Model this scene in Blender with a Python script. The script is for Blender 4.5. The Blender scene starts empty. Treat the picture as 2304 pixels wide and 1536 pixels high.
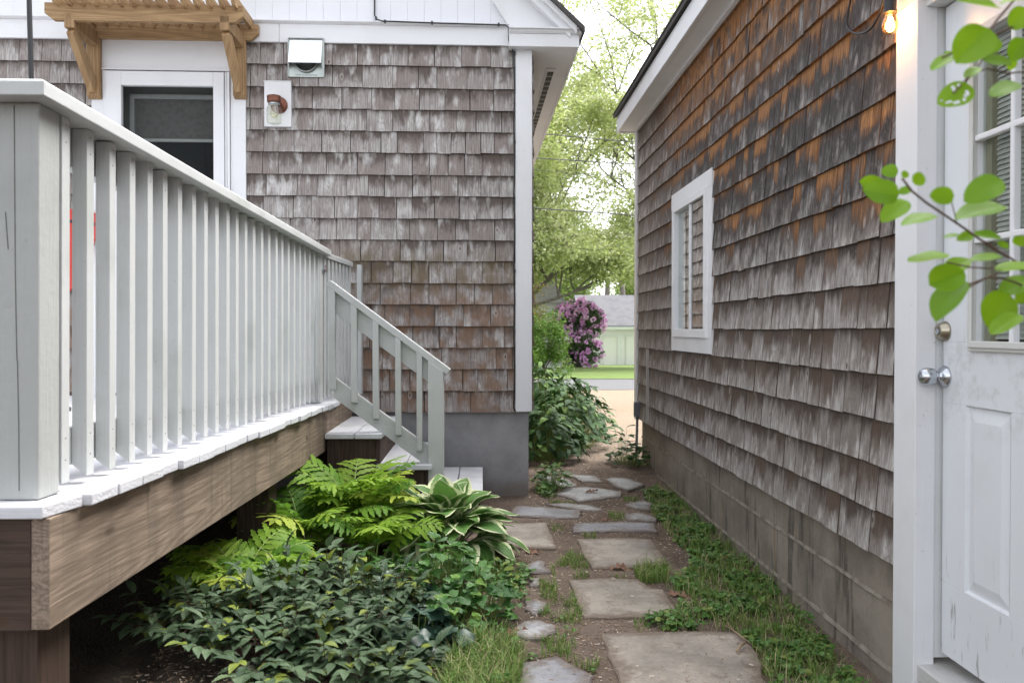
import bpy, math, random
from mathutils import Vector, Matrix, Euler, noise as mnoise
R = math.radians
S = bpy.context.scene
COL = S.collection

# ------------------------------------------------------------------ camera, sky, sun, exposure
EYE = Vector((0, 0, 1.14)); FPX = 1900.0
CROT = Euler((R(90 - 0.784), 0, R(-1.99)))
cd = bpy.data.cameras.new('camera'); cam = bpy.data.objects.new('camera', cd); COL.objects.link(cam)
cam.location = EYE; cam.rotation_euler = CROT
cd.sensor_width = 36; cd.lens = 36 * FPX / 2304; cd.clip_start = 0.05; cd.clip_end = 500
cd.dof.use_dof = True; cd.dof.focus_distance = 4.0; cd.dof.aperture_fstop = 6.3
S.camera = cam

SUN_EL, SUN_AZ = R(60), R(55)          # azimuth measured from +Y towards +X
w = bpy.data.worlds.new('World'); S.world = w; w.use_nodes = True
nt = w.node_tree; nt.nodes.clear()
sky = nt.nodes.new('ShaderNodeTexSky'); sky.sky_type = 'NISHITA'; sky.sun_disc = False
sky.sun_elevation = SUN_EL; sky.sun_rotation = SUN_AZ; sky.air_density = 1.0; sky.dust_density = 3.0; sky.ozone_density = 1.0
hs = nt.nodes.new('ShaderNodeHueSaturation'); hs.inputs['Saturation'].default_value = 0.20; hs.inputs['Value'].default_value = 1.0
bg = nt.nodes.new('ShaderNodeBackground'); bg.inputs['Strength'].default_value = 0.15
wo = nt.nodes.new('ShaderNodeOutputWorld')
nt.links.new(sky.outputs[0], hs.inputs['Color']); nt.links.new(hs.outputs[0], bg.inputs['Color']); nt.links.new(bg.outputs[0], wo.inputs['Surface'])
sl = bpy.data.lights.new('sun', 'SUN'); sl.energy = 1.15; sl.angle = R(45); sl.color = (1.0, 0.97, 0.92)
so = bpy.data.objects.new('sun', sl); COL.objects.link(so)
sd = Vector((math.sin(SUN_AZ) * math.cos(SUN_EL), math.cos(SUN_AZ) * math.cos(SUN_EL), math.sin(SUN_EL)))
so.rotation_euler = sd.to_track_quat('Z', 'Y').to_euler(); so.location = (0, 0, 30)
S.view_settings.view_transform = 'Standard'; S.view_settings.look = 'None'; S.view_settings.gamma = 1
S.view_settings.exposure = 1.93
S.render.engine = 'CYCLES'
S.cycles.max_bounces = 10; S.cycles.transparent_max_bounces = 12

# ------------------------------------------------------------------ measuring helpers: a sight line met with a real surface
CM = CROT.to_matrix()
def ray(px, py): return CM @ Vector(((px - 1152) / FPX, (768 - py) / FPX, -1))
def PX(px, py, X): v = ray(px, py); return EYE + v * ((X - EYE.x) / v.x)
def PY(px, py, Y): v = ray(px, py); return EYE + v * ((Y - EYE.y) / v.y)
def PZ(px, py, Z): v = ray(px, py); return EYE + v * ((Z - EYE.z) / v.z)
HO = Vector((0.336, 5.75, 0)); HANG = 0.0133                     # the house: its corner and turn
HM = Matrix.Translation(HO) @ Matrix.Rotation(HANG, 4, 'Z'); HMI = HM.inverted()
def HP(px, py, off=0.0):                                           # house-local point on the wall, off metres in front of it
    a = HMI @ EYE; v = HMI.to_3x3() @ ray(px, py)
    return a + v * ((-off - a.y) / v.y)
def sm(a, b, x):
    t = min(1, max(0, (x - a) / (b - a))); return t * t * (3 - 2 * t)
def gz(x, y):                                                      # height of the ground
    z = 0.0
    if y > 13:
        z -= 0.08 * sm(13, 17, y) + 0.125 * min(1, max(0, (y - 17) / 6)) + 0.66 * min(1.3, max(0, (y - 23) / 25))
    z -= 0.10 * sm(0.85, 1.35, x) * (1 - sm(5.5, 7.5, y))
    z += 0.05 * sm(-0.2, -0.8, x) * (1 - sm(5, 6, y))
    if y < 14: z += 0.010 * mnoise.noise(Vector((x * 2.3, y * 2.3, 0))) + 0.004 * mnoise.noise(Vector((x * 9, y * 9, 3)))
    return z

# ------------------------------------------------------------------ mesh builder
class MB:
    def __init__(s): s.v = []; s.f = []; s.uv = []; s.c = []; s.m = []
    def face(s, idx, uv=None, col=(0.5, 0.5, 0.5), m=0):
        s.f.append(tuple(idx)); n = len(idx)
        s.uv.extend(uv if uv else [(0, 0)] * n)
        if col and isinstance(col[0], (tuple, list)): s.c.extend(col)
        else: s.c.extend([col] * n)
        s.m.append(m)
    def hexa(s, p, col=None, m=0, off=None):                       # 8 points: bottom 4 ccw, top 4 ccw
        b = len(s.v); s.v.extend([Vector(q) for q in p])
        if col is None: col = (random.random(), random.random(), random.random())
        P = [Vector(q) for q in p]
        ex = [(P[1] - P[0]).length, (P[3] - P[0]).length, (P[4] - P[0]).length]
        o = off if off is not None else random.random() * 9
        lc = [(0,0,0),(1,0,0),(1,1,0),(0,1,0),(0,0,1),(1,0,1),(1,1,1),(0,1,1)]
        L = max(range(3), key=lambda i: ex[i])
        for q, nax in (((3,2,1,0),2),((4,5,6,7),2),((0,1,5,4),1),((2,3,7,6),1),((1,2,6,5),0),((3,0,4,7),0)):
            ax = [i for i in range(3) if i != nax]
            if L in ax: ax.remove(L); uu, vv = ax[0], L
            else: uu, vv = ax[0], ax[1]
            uv = [(lc[i][uu] * ex[uu] + o + nax * .37, lc[i][vv] * ex[vv] * (1 if vv == L else 30) + o) for i in q]
            s.face([b + i for i in q], uv, col, m)
    def box(s, a, b, col=None, m=0, M=None, off=None):
        x0, y0, z0 = a; x1, y1, z1 = b
        p = [(x0,y0,z0),(x1,y0,z0),(x1,y1,z0),(x0,y1,z0),(x0,y0,z1),(x1,y0,z1),(x1,y1,z1),(x0,y1,z1)]
        if M is not None: p = [M @ Vector(q) for q in p]
        s.hexa(p, col, m, off)
    def bar(s, a, b, wd, th, up=(0,0,1), col=None, m=0):           # a board from a to b, centred, wd sideways, th along up
        a = Vector(a); b = Vector(b); d = (b - a).normalized(); side = d.cross(Vector(up)).normalized(); n = side.cross(d)
        p = []
        for q in (a, b):
            p.append([q - side * wd / 2 - n * th / 2, q + side * wd / 2 - n * th / 2, q + side * wd / 2 + n * th / 2, q - side * wd / 2 + n * th / 2])
        A, B = p
        s.hexa([A[0], A[1], B[1], B[0], A[3], A[2], B[2], B[3]], col, m)
    def prism(s, poly, vec, col=(0.5,0.5,0.5), m=0, uvs=1.0):      # planar polygon (3-D points) swept by vec
        n = len(poly); b = len(s.v); P = [Vector(q) for q in poly]; V = Vector(vec)
        s.v.extend(P); s.v.extend([q + V for q in P])
        def uv(q): return (q.x + q.y * .01, q.z + q.y)
        s.face(list(range(b, b + n))[::-1], [uv(q) for q in P[::-1]], col, m)
        s.face(list(range(b + n, b + 2 * n)), [uv(q + V) for q in P], col, m)
        for i in range(n):
            j = (i + 1) % n
            s.face([b + i, b + j, b + n + j, b + n + i], [uv(P[i]), uv(P[j]), uv(P[j] + V), uv(P[i] + V)], col, m)
    def tube(s, path, rad, n=8, col=(0.5,0.5,0.5), m=0, cap=True):
        P = [Vector(p) for p in path]
        if not isinstance(rad, (list, tuple)): rad = [rad] * len(P)
        b0 = len(s.v); prev = None; dist = 0
        for i, p in enumerate(P):
            t = (P[min(i + 1, len(P) - 1)] - P[max(i - 1, 0)]).normalized()
            if prev is None:
                a = Vector((0, 0, 1)) if abs(t.z) < .9 else Vector((1, 0, 0)); u = t.cross(a).normalized()
            else:
                u = prev - t * prev.dot(t); u.normalize()
            prev = u; wv = t.cross(u)
            for k in range(n):
                an = 2 * math.pi * k / n
                s.v.append(p + (u * math.cos(an) + wv * math.sin(an)) * rad[i])
        for i in range(len(P) - 1):
            l = (P[i + 1] - P[i]).length
            for k in range(n):
                k2 = (k + 1) % n; a = b0 + i * n
                s.face([a + k, a + k2, a + n + k2, a + n + k], [(k / n, dist), ((k + 1) / n, dist), ((k + 1) / n, dist + l), (k / n, dist + l)], col, m)
            dist += l
        if cap:
            s.face([b0 + k for k in range(n)][::-1], None, col, m); e = b0 + (len(P) - 1) * n
            s.face([e + k for k in range(n)], None, col, m)
    def lathe(s, prof, M=Matrix(), n=24, col=(0.5,0.5,0.5), m=0):  # prof: (r, z) about local z
        b0 = len(s.v)
        for r, z in prof:
            for k in range(n):
                an = 2 * math.pi * k / n
                s.v.append(M @ Vector((r * math.cos(an), r * math.sin(an), z)))
        for i in range(len(prof) - 1):
            for k in range(n):
                k2 = (k + 1) % n; a = b0 + i * n
                s.face([a + k, a + k2, a + n + k2, a + n + k], None, col, m)
        if prof[0][0] > 1e-4: s.face([b0 + k for k in range(n)][::-1], None, col, m)
        if prof[-1][0] > 1e-4:
            e = b0 + (len(prof) - 1) * n; s.face([e + k for k in range(n)], None, col, m)
    def leaf(s, base, d, up, L, W, prof, nseg=5, fold=0.25, droop=0.3, col=None, nc=2, wave=0.0, skip=None, m=0):
        d = Vector(d).normalized(); side = d.cross(Vector(up))
        if side.length < 1e-3: side = d.cross(Vector((1, 0.1, 0)))
        side.normalize(); n = side.cross(d); base = Vector(base)
        if col is None: col = (random.random(), random.random(), random.random())
        b = len(s.v); cols = nc + 1; ph = random.random() * 6
        for i in range(nseg + 1):
            t = i / nseg; c = base + d * (L * (t - droop * .25 * t * t)) - n * (droop * L * t * t)
            pl, pr = prof(t, -1), prof(t, 1)
            for k in range(cols):
                u = -1 + 2 * k / nc; hw = W / 2 * (pl if u < 0 else pr)
                wv = wave * W * math.sin(t * 9 + ph + (2 if u > 0 else 0)) * u * u
                s.v.append(c + side * (u * hw) + n * (fold * abs(u) * hw + wv))
        for i in range(nseg):
            for k in range(nc):
                if skip and (i, k) in skip: continue
                a = b + i * cols + k
                u0, u1 = -1 + 2 * k / nc, -1 + 2 * (k + 1) / nc
                s.face([a, a + 1, a + cols + 1, a + cols], [(u0, i / nseg), (u1, i / nseg), (u1, (i + 1) / nseg), (u0, (i + 1) / nseg)], col, m)
    def build(s, name, mats, parent=None, smooth=False, bevel=0, label=None, M=None):
        me = bpy.data.meshes.new(name)
        me.from_pydata([tuple(v) for v in s.v], [], s.f)
        uvl = me.uv_layers.new(name='UVMap'); uvl.data.foreach_set('uv', [x for p in s.uv for x in p])
        ca = me.color_attributes.new(name='Col', type='FLOAT_COLOR', domain='CORNER')
        ca.data.foreach_set('color', [x for p in s.c for x in (p[0], p[1], p[2], 1.0)])
        if not isinstance(mats, (list, tuple)): mats = [mats]
        for mm in mats: me.materials.append(mm)
        me.polygons.foreach_set('material_index', s.m)
        if smooth: me.polygons.foreach_set('use_smooth', [True] * len(s.f))
        me.update()
        o = bpy.data.objects.new(name, me); COL.objects.link(o)
        if parent: o.parent = parent
        if M is not None: o.matrix_local = M
        if bevel:
            bv = o.modifiers.new('bevel', 'BEVEL'); bv.width = bevel; bv.segments = 2; bv.limit_method = 'ANGLE'; bv.angle_limit = R(40)
        if label: o['label'] = label
        return o

def tag(o, label=None, cat=None, group=None, kind=None):
    if label: o['label'] = label
    if cat: o['category'] = cat
    if group: o['group'] = group
    if kind: o['kind'] = kind
    return o
def thing(name, label, cat, loc=(0,0,0), rot=(0,0,0), group=None):
    o = bpy.data.objects.new(name, None); COL.objects.link(o); o.empty_display_size = .1
    o.location = loc; o.rotation_euler = rot
    return tag(o, label, cat, group)

# ------------------------------------------------------------------ materials
class NT:
    def __init__(s, name):
        s.mat = bpy.data.materials.new(name); s.mat.use_nodes = True; s.t = s.mat.node_tree; s.t.nodes.clear()
        s.out = s.n('ShaderNodeOutputMaterial'); s.b = s.n('ShaderNodeBsdfPrincipled'); s.l(s.b.outputs[0], s.out.inputs[0])
    def n(s, typ, **kw):
        nd = s.t.nodes.new(typ)
        for k, v in kw.items(): setattr(nd, k, v)
        return nd
    def l(s, a, b): s.t.links.new(a, b)
    def put(s, sock, v):
        if isinstance(v, bpy.types.NodeSocket): s.l(v, sock)
        elif isinstance(v, (tuple, list)): sock.default_value = tuple(v) + ((1,) if len(v) == 3 and sock.type == 'RGBA' else ())
        else: sock.default_value = v
    def coord(s, kind='Object'):
        if kind == 'World': return s.n('ShaderNodeNewGeometry').outputs['Position']
        return s.n('ShaderNodeTexCoord').outputs[kind]
    def mapping(s, v, scale=(1,1,1), loc=(0,0,0)):
        m = s.n('ShaderNodeMapping'); s.l(v, m.inputs[0]); m.inputs['Scale'].default_value = scale; s.put(m.inputs['Location'], loc); return m.outputs[0]
    def noise(s, v, scale=5, detail=4, rough=.55, dist=0):
        q = s.n('ShaderNodeTexNoise'); s.l(v, q.inputs['Vector']); q.inputs['Scale'].default_value = scale
        q.inputs['Detail'].default_value = detail; q.inputs['Roughness'].default_value = rough; q.inputs['Distortion'].default_value = dist
        return q.outputs['Fac']
    def voro(s, v, scale=5, feat='F1', out='Distance', rnd=1):
        q = s.n('ShaderNodeTexVoronoi', feature=feat); s.l(v, q.inputs['Vector']); q.inputs['Scale'].default_value = scale
        q.inputs['Randomness'].default_value = rnd; return q.outputs[out]
    def ramp(s, f, stops, interp='LINEAR'):
        r = s.n('ShaderNodeValToRGB'); s.l(f, r.inputs[0]); e = r.color_ramp.elements; r.color_ramp.interpolation = interp
        while len(e) < len(stops): e.new(.5)
        for i, (p, c) in enumerate(stops):
            e[i].position = p; c = (c, c, c) if not isinstance(c, (tuple, list)) else c; e[i].color = tuple(c) + (1,)
        return r.outputs[0]
    def step(s, f, a, b, lo=0, hi=1):
        r = s.n('ShaderNodeMapRange', interpolation_type='SMOOTHSTEP'); s.put(r.inputs[0], f); r.inputs[1].default_value = a; r.inputs[2].default_value = b
        r.inputs[3].default_value = lo; r.inputs[4].default_value = hi; return r.outputs[0]
    def math(s, op, a, b=0.0, c=0.0, clamp=False):
        m = s.n('ShaderNodeMath', operation=op, use_clamp=clamp); s.put(m.inputs[0], a); s.put(m.inputs[1], b); s.put(m.inputs[2], c); return m.outputs[0]
    def mix(s, f, a, b, mode='MIX'):
        m = s.n('ShaderNodeMix', data_type='RGBA', blend_type=mode); s.put(m.inputs[0], f); s.put(m.inputs[6], a); s.put(m.inputs[7], b); return m.outputs[2]
    def sep(s, v):
        q = s.n('ShaderNodeSeparateXYZ'); s.l(v, q.inputs[0]); return q.outputs
    def comb(s, x=0.0, y=0.0, z=0.0):
        q = s.n('ShaderNodeCombineXYZ'); s.put(q.inputs[0], x); s.put(q.inputs[1], y); s.put(q.inputs[2], z); return q.outputs[0]
    def attr(s):
        a = s.n('ShaderNodeAttribute', attribute_name='Col'); return s.sep(a.outputs['Vector'])
    def bump(s, h, strength=.3, dist=.01, prev=None):
        q = s.n('ShaderNodeBump'); q.inputs['Strength'].default_value = strength; q.inputs['Distance'].default_value = dist; s.l(h, q.inputs['Height'])
        if prev is not None: s.l(prev, q.inputs['Normal'])
        return q.outputs[0]
    def fin(s, col=None, rough=None, bump=None, spec=None, metal=None):
        if col is not None: s.put(s.b.inputs['Base Color'], col)
        if rough is not None: s.put(s.b.inputs['Roughness'], rough)
        if bump is not None: s.l(bump, s.b.inputs['Normal'])
        if spec is not None: s.b.inputs['Specular IOR Level'].default_value = spec
        if metal is not None: s.b.inputs['Metallic'].default_value = metal
        return s.mat

def m_paint(name, c, dirt=(.35, .36, .32), amt=.25, rough=.55, grain=.25):
    k = NT(name); o = k.coord('World'); uv = k.coord('UV')
    n1 = k.noise(o, 3.2, 5); n2 = k.noise(k.mapping(uv, (60, 3, 1)), 1.5, 4); n3 = k.noise(o, 45, 3)
    f = k.math('MULTIPLY', k.step(n1, .48, .78), amt); col = k.mix(f, c, dirt)
    col = k.mix(k.math('MULTIPLY', k.step(n2, .5, .8), .10), col, dirt)
    sp = k.math('MULTIPLY', k.step(k.noise(o, 90, 2), .70, .76), .35); col = k.mix(sp, col, (.2, .19, .16))
    return k.fin(col, rough, k.bump(k.math('ADD', k.math('MULTIPLY', n2, .8), k.math('MULTIPLY', n3, .5)), grain, .004), spec=.3)

def m_wood(name, c1, c2, knot=(.06, .035, .02), gs=1.0, rough=.75, wet=0.0, stain=None):
    k = NT(name); uv = k.coord('UV'); a = k.attr(); o = k.coord('World')
    v = k.mapping(uv, (1, 1, 1), k.comb(k.math('MULTIPLY', a[0], 5.0), 0, 0))
    big = k.noise(k.mapping(v, (6, .38, 1)), 1.0, 3, .4)
    rings = k.math('SINE', k.math('MULTIPLY', big, 130 * gs)); fine = k.noise(k.mapping(v, (160, 6, 1)), 1, 3, .6)
    g = k.math('ADD', k.math('MULTIPLY', rings, .12), fine); g = k.math('ADD', g, k.math('MULTIPLY', k.math('SUBTRACT', a[1], .5), .35))
    col = k.mix(k.step(g, .25, .85), c2, c1)
    vd = k.voro(k.mapping(v, (8, 3.0, 1)), 1.0); kn = k.step(vd, .13, .06); col = k.mix(k.math('MULTIPLY', kn, .8), col, knot)
    if stain is not None:
        st = k.step(k.noise(k.mapping(o, (5, 5, 1.2)), 1.3, 4), .42, .68); col = k.mix(k.math('MULTIPLY', st, .6), col, stain)
        dr = k.step(k.noise(k.mapping(o, (16, 16, .9), (2, 5, 1)), 1.2, 4, .6), .55, .70); col = k.mix(k.math('MULTIPLY', dr, .55), col, tuple(x * .7 for x in stain))
    return k.fin(col, rough, k.bump(g, .5, .0025), spec=.25)

def m_shingle(name, shed=False):
    k = NT(name); uv = k.coord('UV'); a = k.attr(); o = k.coord('World'); P = k.sep(o)
    us = k.sep(uv)
    g = k.noise(k.mapping(uv, (170, 5, 1)), 1, 3, .6)                       # fine grain
    g2 = k.noise(k.mapping(uv, (34, 5.5, 1)), 1, 3)                         # broad streaks
    g3 = k.noise(k.mapping(uv, (13, 7, 1), (7, 3, 0)), 1, 4, .65, .3)        # weather patches
    arch = k.math('SINE', k.math('MULTIPLY', k.noise(k.mapping(uv, (11, 2.2, 1)), 1, 1), 120))
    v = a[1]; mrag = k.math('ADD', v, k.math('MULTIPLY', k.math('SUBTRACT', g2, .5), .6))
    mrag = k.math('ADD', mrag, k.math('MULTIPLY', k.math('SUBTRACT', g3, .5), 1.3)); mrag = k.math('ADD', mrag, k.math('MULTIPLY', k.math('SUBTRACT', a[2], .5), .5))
    if not shed:
        base = k.mix(k.step(g, .3, .75), (.215, .19, .178), (.49, .47, .455))
        base = k.mix(k.math('MULTIPLY', k.step(a[0], .3, 1), .65), base, (.205, .165, .148))
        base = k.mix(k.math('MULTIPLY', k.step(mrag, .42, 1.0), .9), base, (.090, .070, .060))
        base = k.mix(k.math('MULTIPLY', k.step(k.noise(k.mapping(uv, (14, 5, 1), (3, 1, 0)), 1, 3), .50, .72), .7), base, (.64, .63, .62))
        low = k.step(P[2], 1.78, 1.25)
        wn = k.step(k.noise(k.mapping(uv, (9, 7, 1), (1, 5, 0)), 1, 3), .38, .62)
        base = k.mix(k.math('MULTIPLY', k.math('MULTIPLY', low, wn), .75), base, (.215, .125, .075))
        gr = k.math('MULTIPLY', k.step(P[2], 1.72, 1.62), k.step(P[2], 1.30, 1.5)); base = k.mix(k.math('MULTIPLY', k.math('MULTIPLY', gr, wn), .5), base, (.12, .10, .045))
    else:
        base = k.mix(k.step(g, .3, .75), (.185, .160, .146), (.46, .435, .418))
        base = k.mix(k.math('MULTIPLY', k.step(a[0], .35, .9), .75), base, (.20, .170, .150))
        near = k.step(P[1], 7.6, 4.9)                                        # stained more towards the near end
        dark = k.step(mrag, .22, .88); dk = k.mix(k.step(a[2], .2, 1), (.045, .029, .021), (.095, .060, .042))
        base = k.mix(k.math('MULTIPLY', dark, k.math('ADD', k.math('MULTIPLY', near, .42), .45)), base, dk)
        up = k.step(k.math('ADD', P[2], k.math('MULTIPLY', k.math('SUBTRACT', g3, .5), 1.2)), 1.20, 1.85); up = k.math('MULTIPLY', up, k.step(P[1], 7.3, 5.2))
        blk = k.step(k.math('ADD', k.math('MULTIPLY', g3, .8), k.math('MULTIPLY', a[0], .35)), .28, .52)
        base = k.mix(k.math('MULTIPLY', k.math('MULTIPLY', up, blk), .92), base, k.mix(k.step(g, .3, .8), (.020, .017, .017), (.070, .062, .062)))
        org = k.math('MULTIPLY', k.step(mrag, .50, .95), k.step(k.math('ADD', P[2], k.math('MULTIPLY', k.math('SUBTRACT', a[2], .5), .9)), 1.3, 2.0)); top = k.step(P[2], 2.2, 2.85)
        org = k.math('MAXIMUM', org, k.math('MULTIPLY', top, k.step(g3, .36, .55)))
        oc = k.mix(k.step(g, .3, .75), (.15, .055, .018), (.54, .27, .105))
        base = k.mix(k.math('MULTIPLY', k.math('MULTIPLY', up, org), .9), base, oc)
        pale = k.step(k.math('SUBTRACT', k.noise(k.mapping(uv, (17, 6, 1), (5, 5, 0)), 1, 5, .65), k.math('MULTIPLY', v, .18)), .42, .66)
        pale = k.math('MULTIPLY', pale, k.step(mrag, .85, .35)); pale = k.math('MULTIPLY', pale, k.math('SUBTRACT', 1.0, k.math('MULTIPLY', up, .68))); base = k.mix(k.math('MULTIPLY', pale, .62), base, (.66, .64, .62))
    base = k.mix(k.step(v, 1.0, 1.04, 0, .75), base, (.035, .025, .02))
    vd = k.voro(k.mapping(uv, (9.5, 4.6, 1)), 1.0); gate = k.step(k.noise(k.mapping(uv, (2.3, 2.1, 1)), 1, 1), .45, .47)
    ring = k.math('MULTIPLY', k.step(vd, .17, .10), gate); knot = k.math('MULTIPLY', k.step(vd, .075, .045), gate)
    base = k.mix(k.math('MULTIPLY', ring, .45), base, (.46, .42, .39)); base = k.mix(k.math('MULTIPLY', knot, .85), base, (.05, .03, .022))
    base = k.mix(k.math('MULTIPLY', k.step(arch, .4, 1), .30), base, (.14, .11, .10))
    h = k.math('ADD', g, k.math('MULTIPLY', arch, .10)); h = k.math('SUBTRACT', h, k.math('MULTIPLY', knot, .6))
    return k.fin(base, .82, k.bump(h, .75, .003), spec=.2)

def m_leaf(name, c1, c2, c3=None, p3=.9, rough=.5, tr=.35, trc=None, vein=.0, spec=.4, margin=None):
    k = NT(name); a = k.attr(); uv = k.coord('UV'); us = k.sep(uv); au = k.math('ABSOLUTE', us[0])
    col = k.mix(a[0], c1, c2)
    if c3 is not None: col = k.mix(k.step(a[1], p3 - .03, p3 + .03), col, c3)
    nn = k.noise(k.coord('World'), 38, 2); col = k.mix(k.math('MULTIPLY', k.step(nn, .4, .75), .3), col, c2)
    h = None
    if vein:
        rb = k.math('SINE', k.math('MULTIPLY', k.math('SUBTRACT', us[1], k.math('MULTIPLY', au, .28)), 46.0)) if margin is None else k.math('SINE', k.math('MULTIPLY', au, 22.0))
        col = k.mix(k.math('MULTIPLY', k.step(rb, .5, 1), vein), col, c2); h = rb
        col = k.mix(k.math('MULTIPLY', k.step(au, .09, .03), .5), col, (min(1, c2[0] * 1.7), min(1, c2[1] * 1.5), c2[2] * 1.5))
    if margin is not None:
        e = k.math('ADD', au, k.math('MULTIPLY', k.math('SUBTRACT', k.noise(k.mapping(uv, (1.5, 9, 1), k.comb(k.math('MULTIPLY', a[0], 50.), 0, 0)), 1, 3), .5), .42))
        e = k.math('ADD', e, k.math('MULTIPLY', k.step(us[1], .85, 1), .25)); col = k.mix(k.step(e, .72, .80), col, margin)
    k.fin(col, rough, k.bump(h, .35, .003) if h is not None and vein > .15 else None, spec=spec)
    if tr:
        t = k.n('ShaderNodeBsdfTranslucent'); k.put(t.inputs[0], k.mix(.35, col, (min(1, c2[0] * 1.6), min(1, c2[1] * 1.5), c2[2])) if trc is None else trc)
        ms = k.n('ShaderNodeMixShader'); ms.inputs[0].default_value = tr; k.l(k.b.outputs[0], ms.inputs[1]); k.l(t.outputs[0], ms.inputs[2]); k.l(ms.outputs[0], k.out.inputs[0])
    return k.mat

def m_plain(name, c, rough=.6, metal=0, ns=20, amt=.15, c2=None, bump=.1, spec=.5):
    k = NT(name); o = k.coord('World'); n = k.noise(o, ns, 4)
    col = k.mix(k.math('MULTIPLY', k.step(n, .4, .7), 1 if c2 else amt), c, c2 if c2 else tuple(x * .5 for x in c))
    return k.fin(col, rough, k.bump(n, bump, .003), metal=metal, spec=spec)

def m_glass(name, tint=(.95, .97, .96), rough=.0, alpha=.75, refl=.12):   # thin sheet: clear with a Fresnel reflection
    k = NT(name); k.t.nodes.remove(k.b)
    t = k.n('ShaderNodeBsdfTransparent'); t.inputs[0].default_value = tuple(tint) + (1,)
    g = k.n('ShaderNodeBsdfGlossy'); g.inputs['Roughness'].default_value = rough
    f = k.n('ShaderNodeLayerWeight'); f.inputs[0].default_value = .5
    fm = k.math('ADD', k.math('MULTIPLY', k.math('POWER', f.outputs['Facing'], 4.0), .6), refl + .03, clamp=True)
    m = k.n('ShaderNodeMixShader'); k.l(fm, m.inputs[0]); k.l(t.outputs[0], m.inputs[1]); k.l(g.outputs[0], m.inputs[2]); k.l(m.outputs[0], k.out.inputs[0])
    return k.mat

def m_stone(name, c1, c2, c3):
    k = NT(name); o = k.coord('World'); a = k.attr(); n = k.noise(o, 4, 6, .6); n2 = k.noise(o, 30, 5, .7); lay = k.noise(k.mapping(o, (2, 8, 2)), 3, 3); st_ = k.noise(k.mapping(o, (1, 1, 1), (4, 2, 0)), 1.7, 6, .7)
    col = k.mix(k.step(n, .35, .68), c1, c2); col = k.mix(k.math('MULTIPLY', k.step(n2, .52, .72), .55), col, c3)
    col = k.mix(k.math('MULTIPLY', k.step(k.noise(o, 110, 2), .66, .7), .7), col, (.09, .06, .04))
    col = k.mix(k.math('MULTIPLY', k.step(st_, .50, .62), .45), col, tuple(x * .62 for x in c2)); col = k.mix(k.math('MULTIPLY', k.step(k.noise(o, 8, 5, .7), .56, .66), .35), col, (.20, .15, .11))
    # soil washed over the rim of the slab
    uvx = k.sep(k.coord('UV'))[0]; rim = k.step(k.math('ADD', uvx, k.math('MULTIPLY', k.math('SUBTRACT', n2, .5), .16)), .070, .0)
    col = k.mix(k.math('MULTIPLY', rim, .65), col, (.13, .085, .055))
    return k.fin(col, .6, k.bump(k.math('ADD', k.math('MULTIPLY', n2, .7), k.math('ADD', lay, k.math('MULTIPLY', k.step(st_, .45, .55), .5))), .8, .008), spec=.35)

def m_ground(name):
    k = NT(name); o = k.coord('World'); n = k.noise(o, 2.4, 5); n2 = k.noise(o, 26, 5, .7); vo = k.voro(o, 85); P = k.sep(o)
    col = k.mix(k.step(n, .35, .7), (.20, .155, .125), (.11, .085, .068)); col = k.mix(k.step(n2, .5, .7), col, (.20, .135, .095))
    chips = k.math('MULTIPLY', k.step(vo, .34, .22), k.step(k.noise(o, 9, 3), .45, .6)); col = k.mix(k.math('MULTIPLY', chips, .7), col, (.33, .25, .18))
    shade = k.step(P[0], -.45, -1.0); col = k.mix(k.math('MULTIPLY', k.math('MULTIPLY', shade, k.step(P[1], 6, 5)), .85), col, (.030, .024, .019)); far = k.step(P[1], 7.0, 9.0); col = k.mix(far, col, k.mix(k.step(n2, .4, .65), (.21, .165, .125), (.33, .27, .21)))  # shade under the deck is painted into the soil colour
    return k.fin(col, .95, k.bump(k.math('ADD', n2, k.math('MULTIPLY', vo, .6)), .9, .012), spec=.15)

WHITE = m_paint('white_trim_paint', (.74, .745, .765), (.50, .50, .48), .25)
WSIDE = m_paint('white_siding_paint', (.74, .75, .785), (.55, .56, .58), .15, grain=.15)
RAILP = m_paint('pale_grey_green_paint', (.50, .515, .515), (.33, .35, .32), .6, grain=.5)
DECKP = m_paint('light_grey_deck_paint', (.62, .63, .67), (.40, .40, .39), .55, grain=.8)
DOORP = m_paint('cool_white_door_paint', (.71, .73, .76), (.48, .48, .46), .25, rough=.35, grain=.05)
k = NT('grey_foundation_parge'); o_ = k.coord('World'); P_ = k.sep(o_); n1 = k.noise(o_, 4, 6, .6); n2 = k.noise(o_, 55, 4, .65); pit = k.step(k.voro(o_, 26), .13, .06); pg_ = k.step(k.noise(o_, 7, 2), .5, .56)
cc = k.mix(k.step(n1, .35, .68), (.33, .33, .34), (.245, .245, .255)); cc = k.mix(k.math('MULTIPLY', k.step(n2, .5, .75), .35), cc, (.20, .20, .205)); cc = k.mix(k.math('MULTIPLY', k.math('MULTIPLY', pit, pg_), .6), cc, (.12, .12, .12))
cc = k.mix(k.math('MULTIPLY', k.step(k.math('ADD', P_[2], k.math('MULTIPLY', k.math('SUBTRACT', n1, .5), .35)), .17, .02), .7), cc, (.15, .12, .095))
cc = k.mix(k.math('MULTIPLY', k.step(k.noise(k.mapping(o_, (7, 7, .7)), 1.5, 4), .60, .72), .35), cc, (.16, .155, .15))
FOUND = k.fin(cc, .88, k.bump(k.math('SUBTRACT', k.math('ADD', n1, k.math('MULTIPLY', n2, .4)), k.math('MULTIPLY', pit, pg_)), .7, .006), spec=.2)
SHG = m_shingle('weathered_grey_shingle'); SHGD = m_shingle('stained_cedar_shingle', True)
RIMW = m_wood('weathered_rim_wood', (.32, .25, .19), (.17, .13, .098), stain=(.135, .11, .085))
DARKW = m_wood('dark_post_wood', (.075, .050, .038), (.035, .024, .018))
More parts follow.
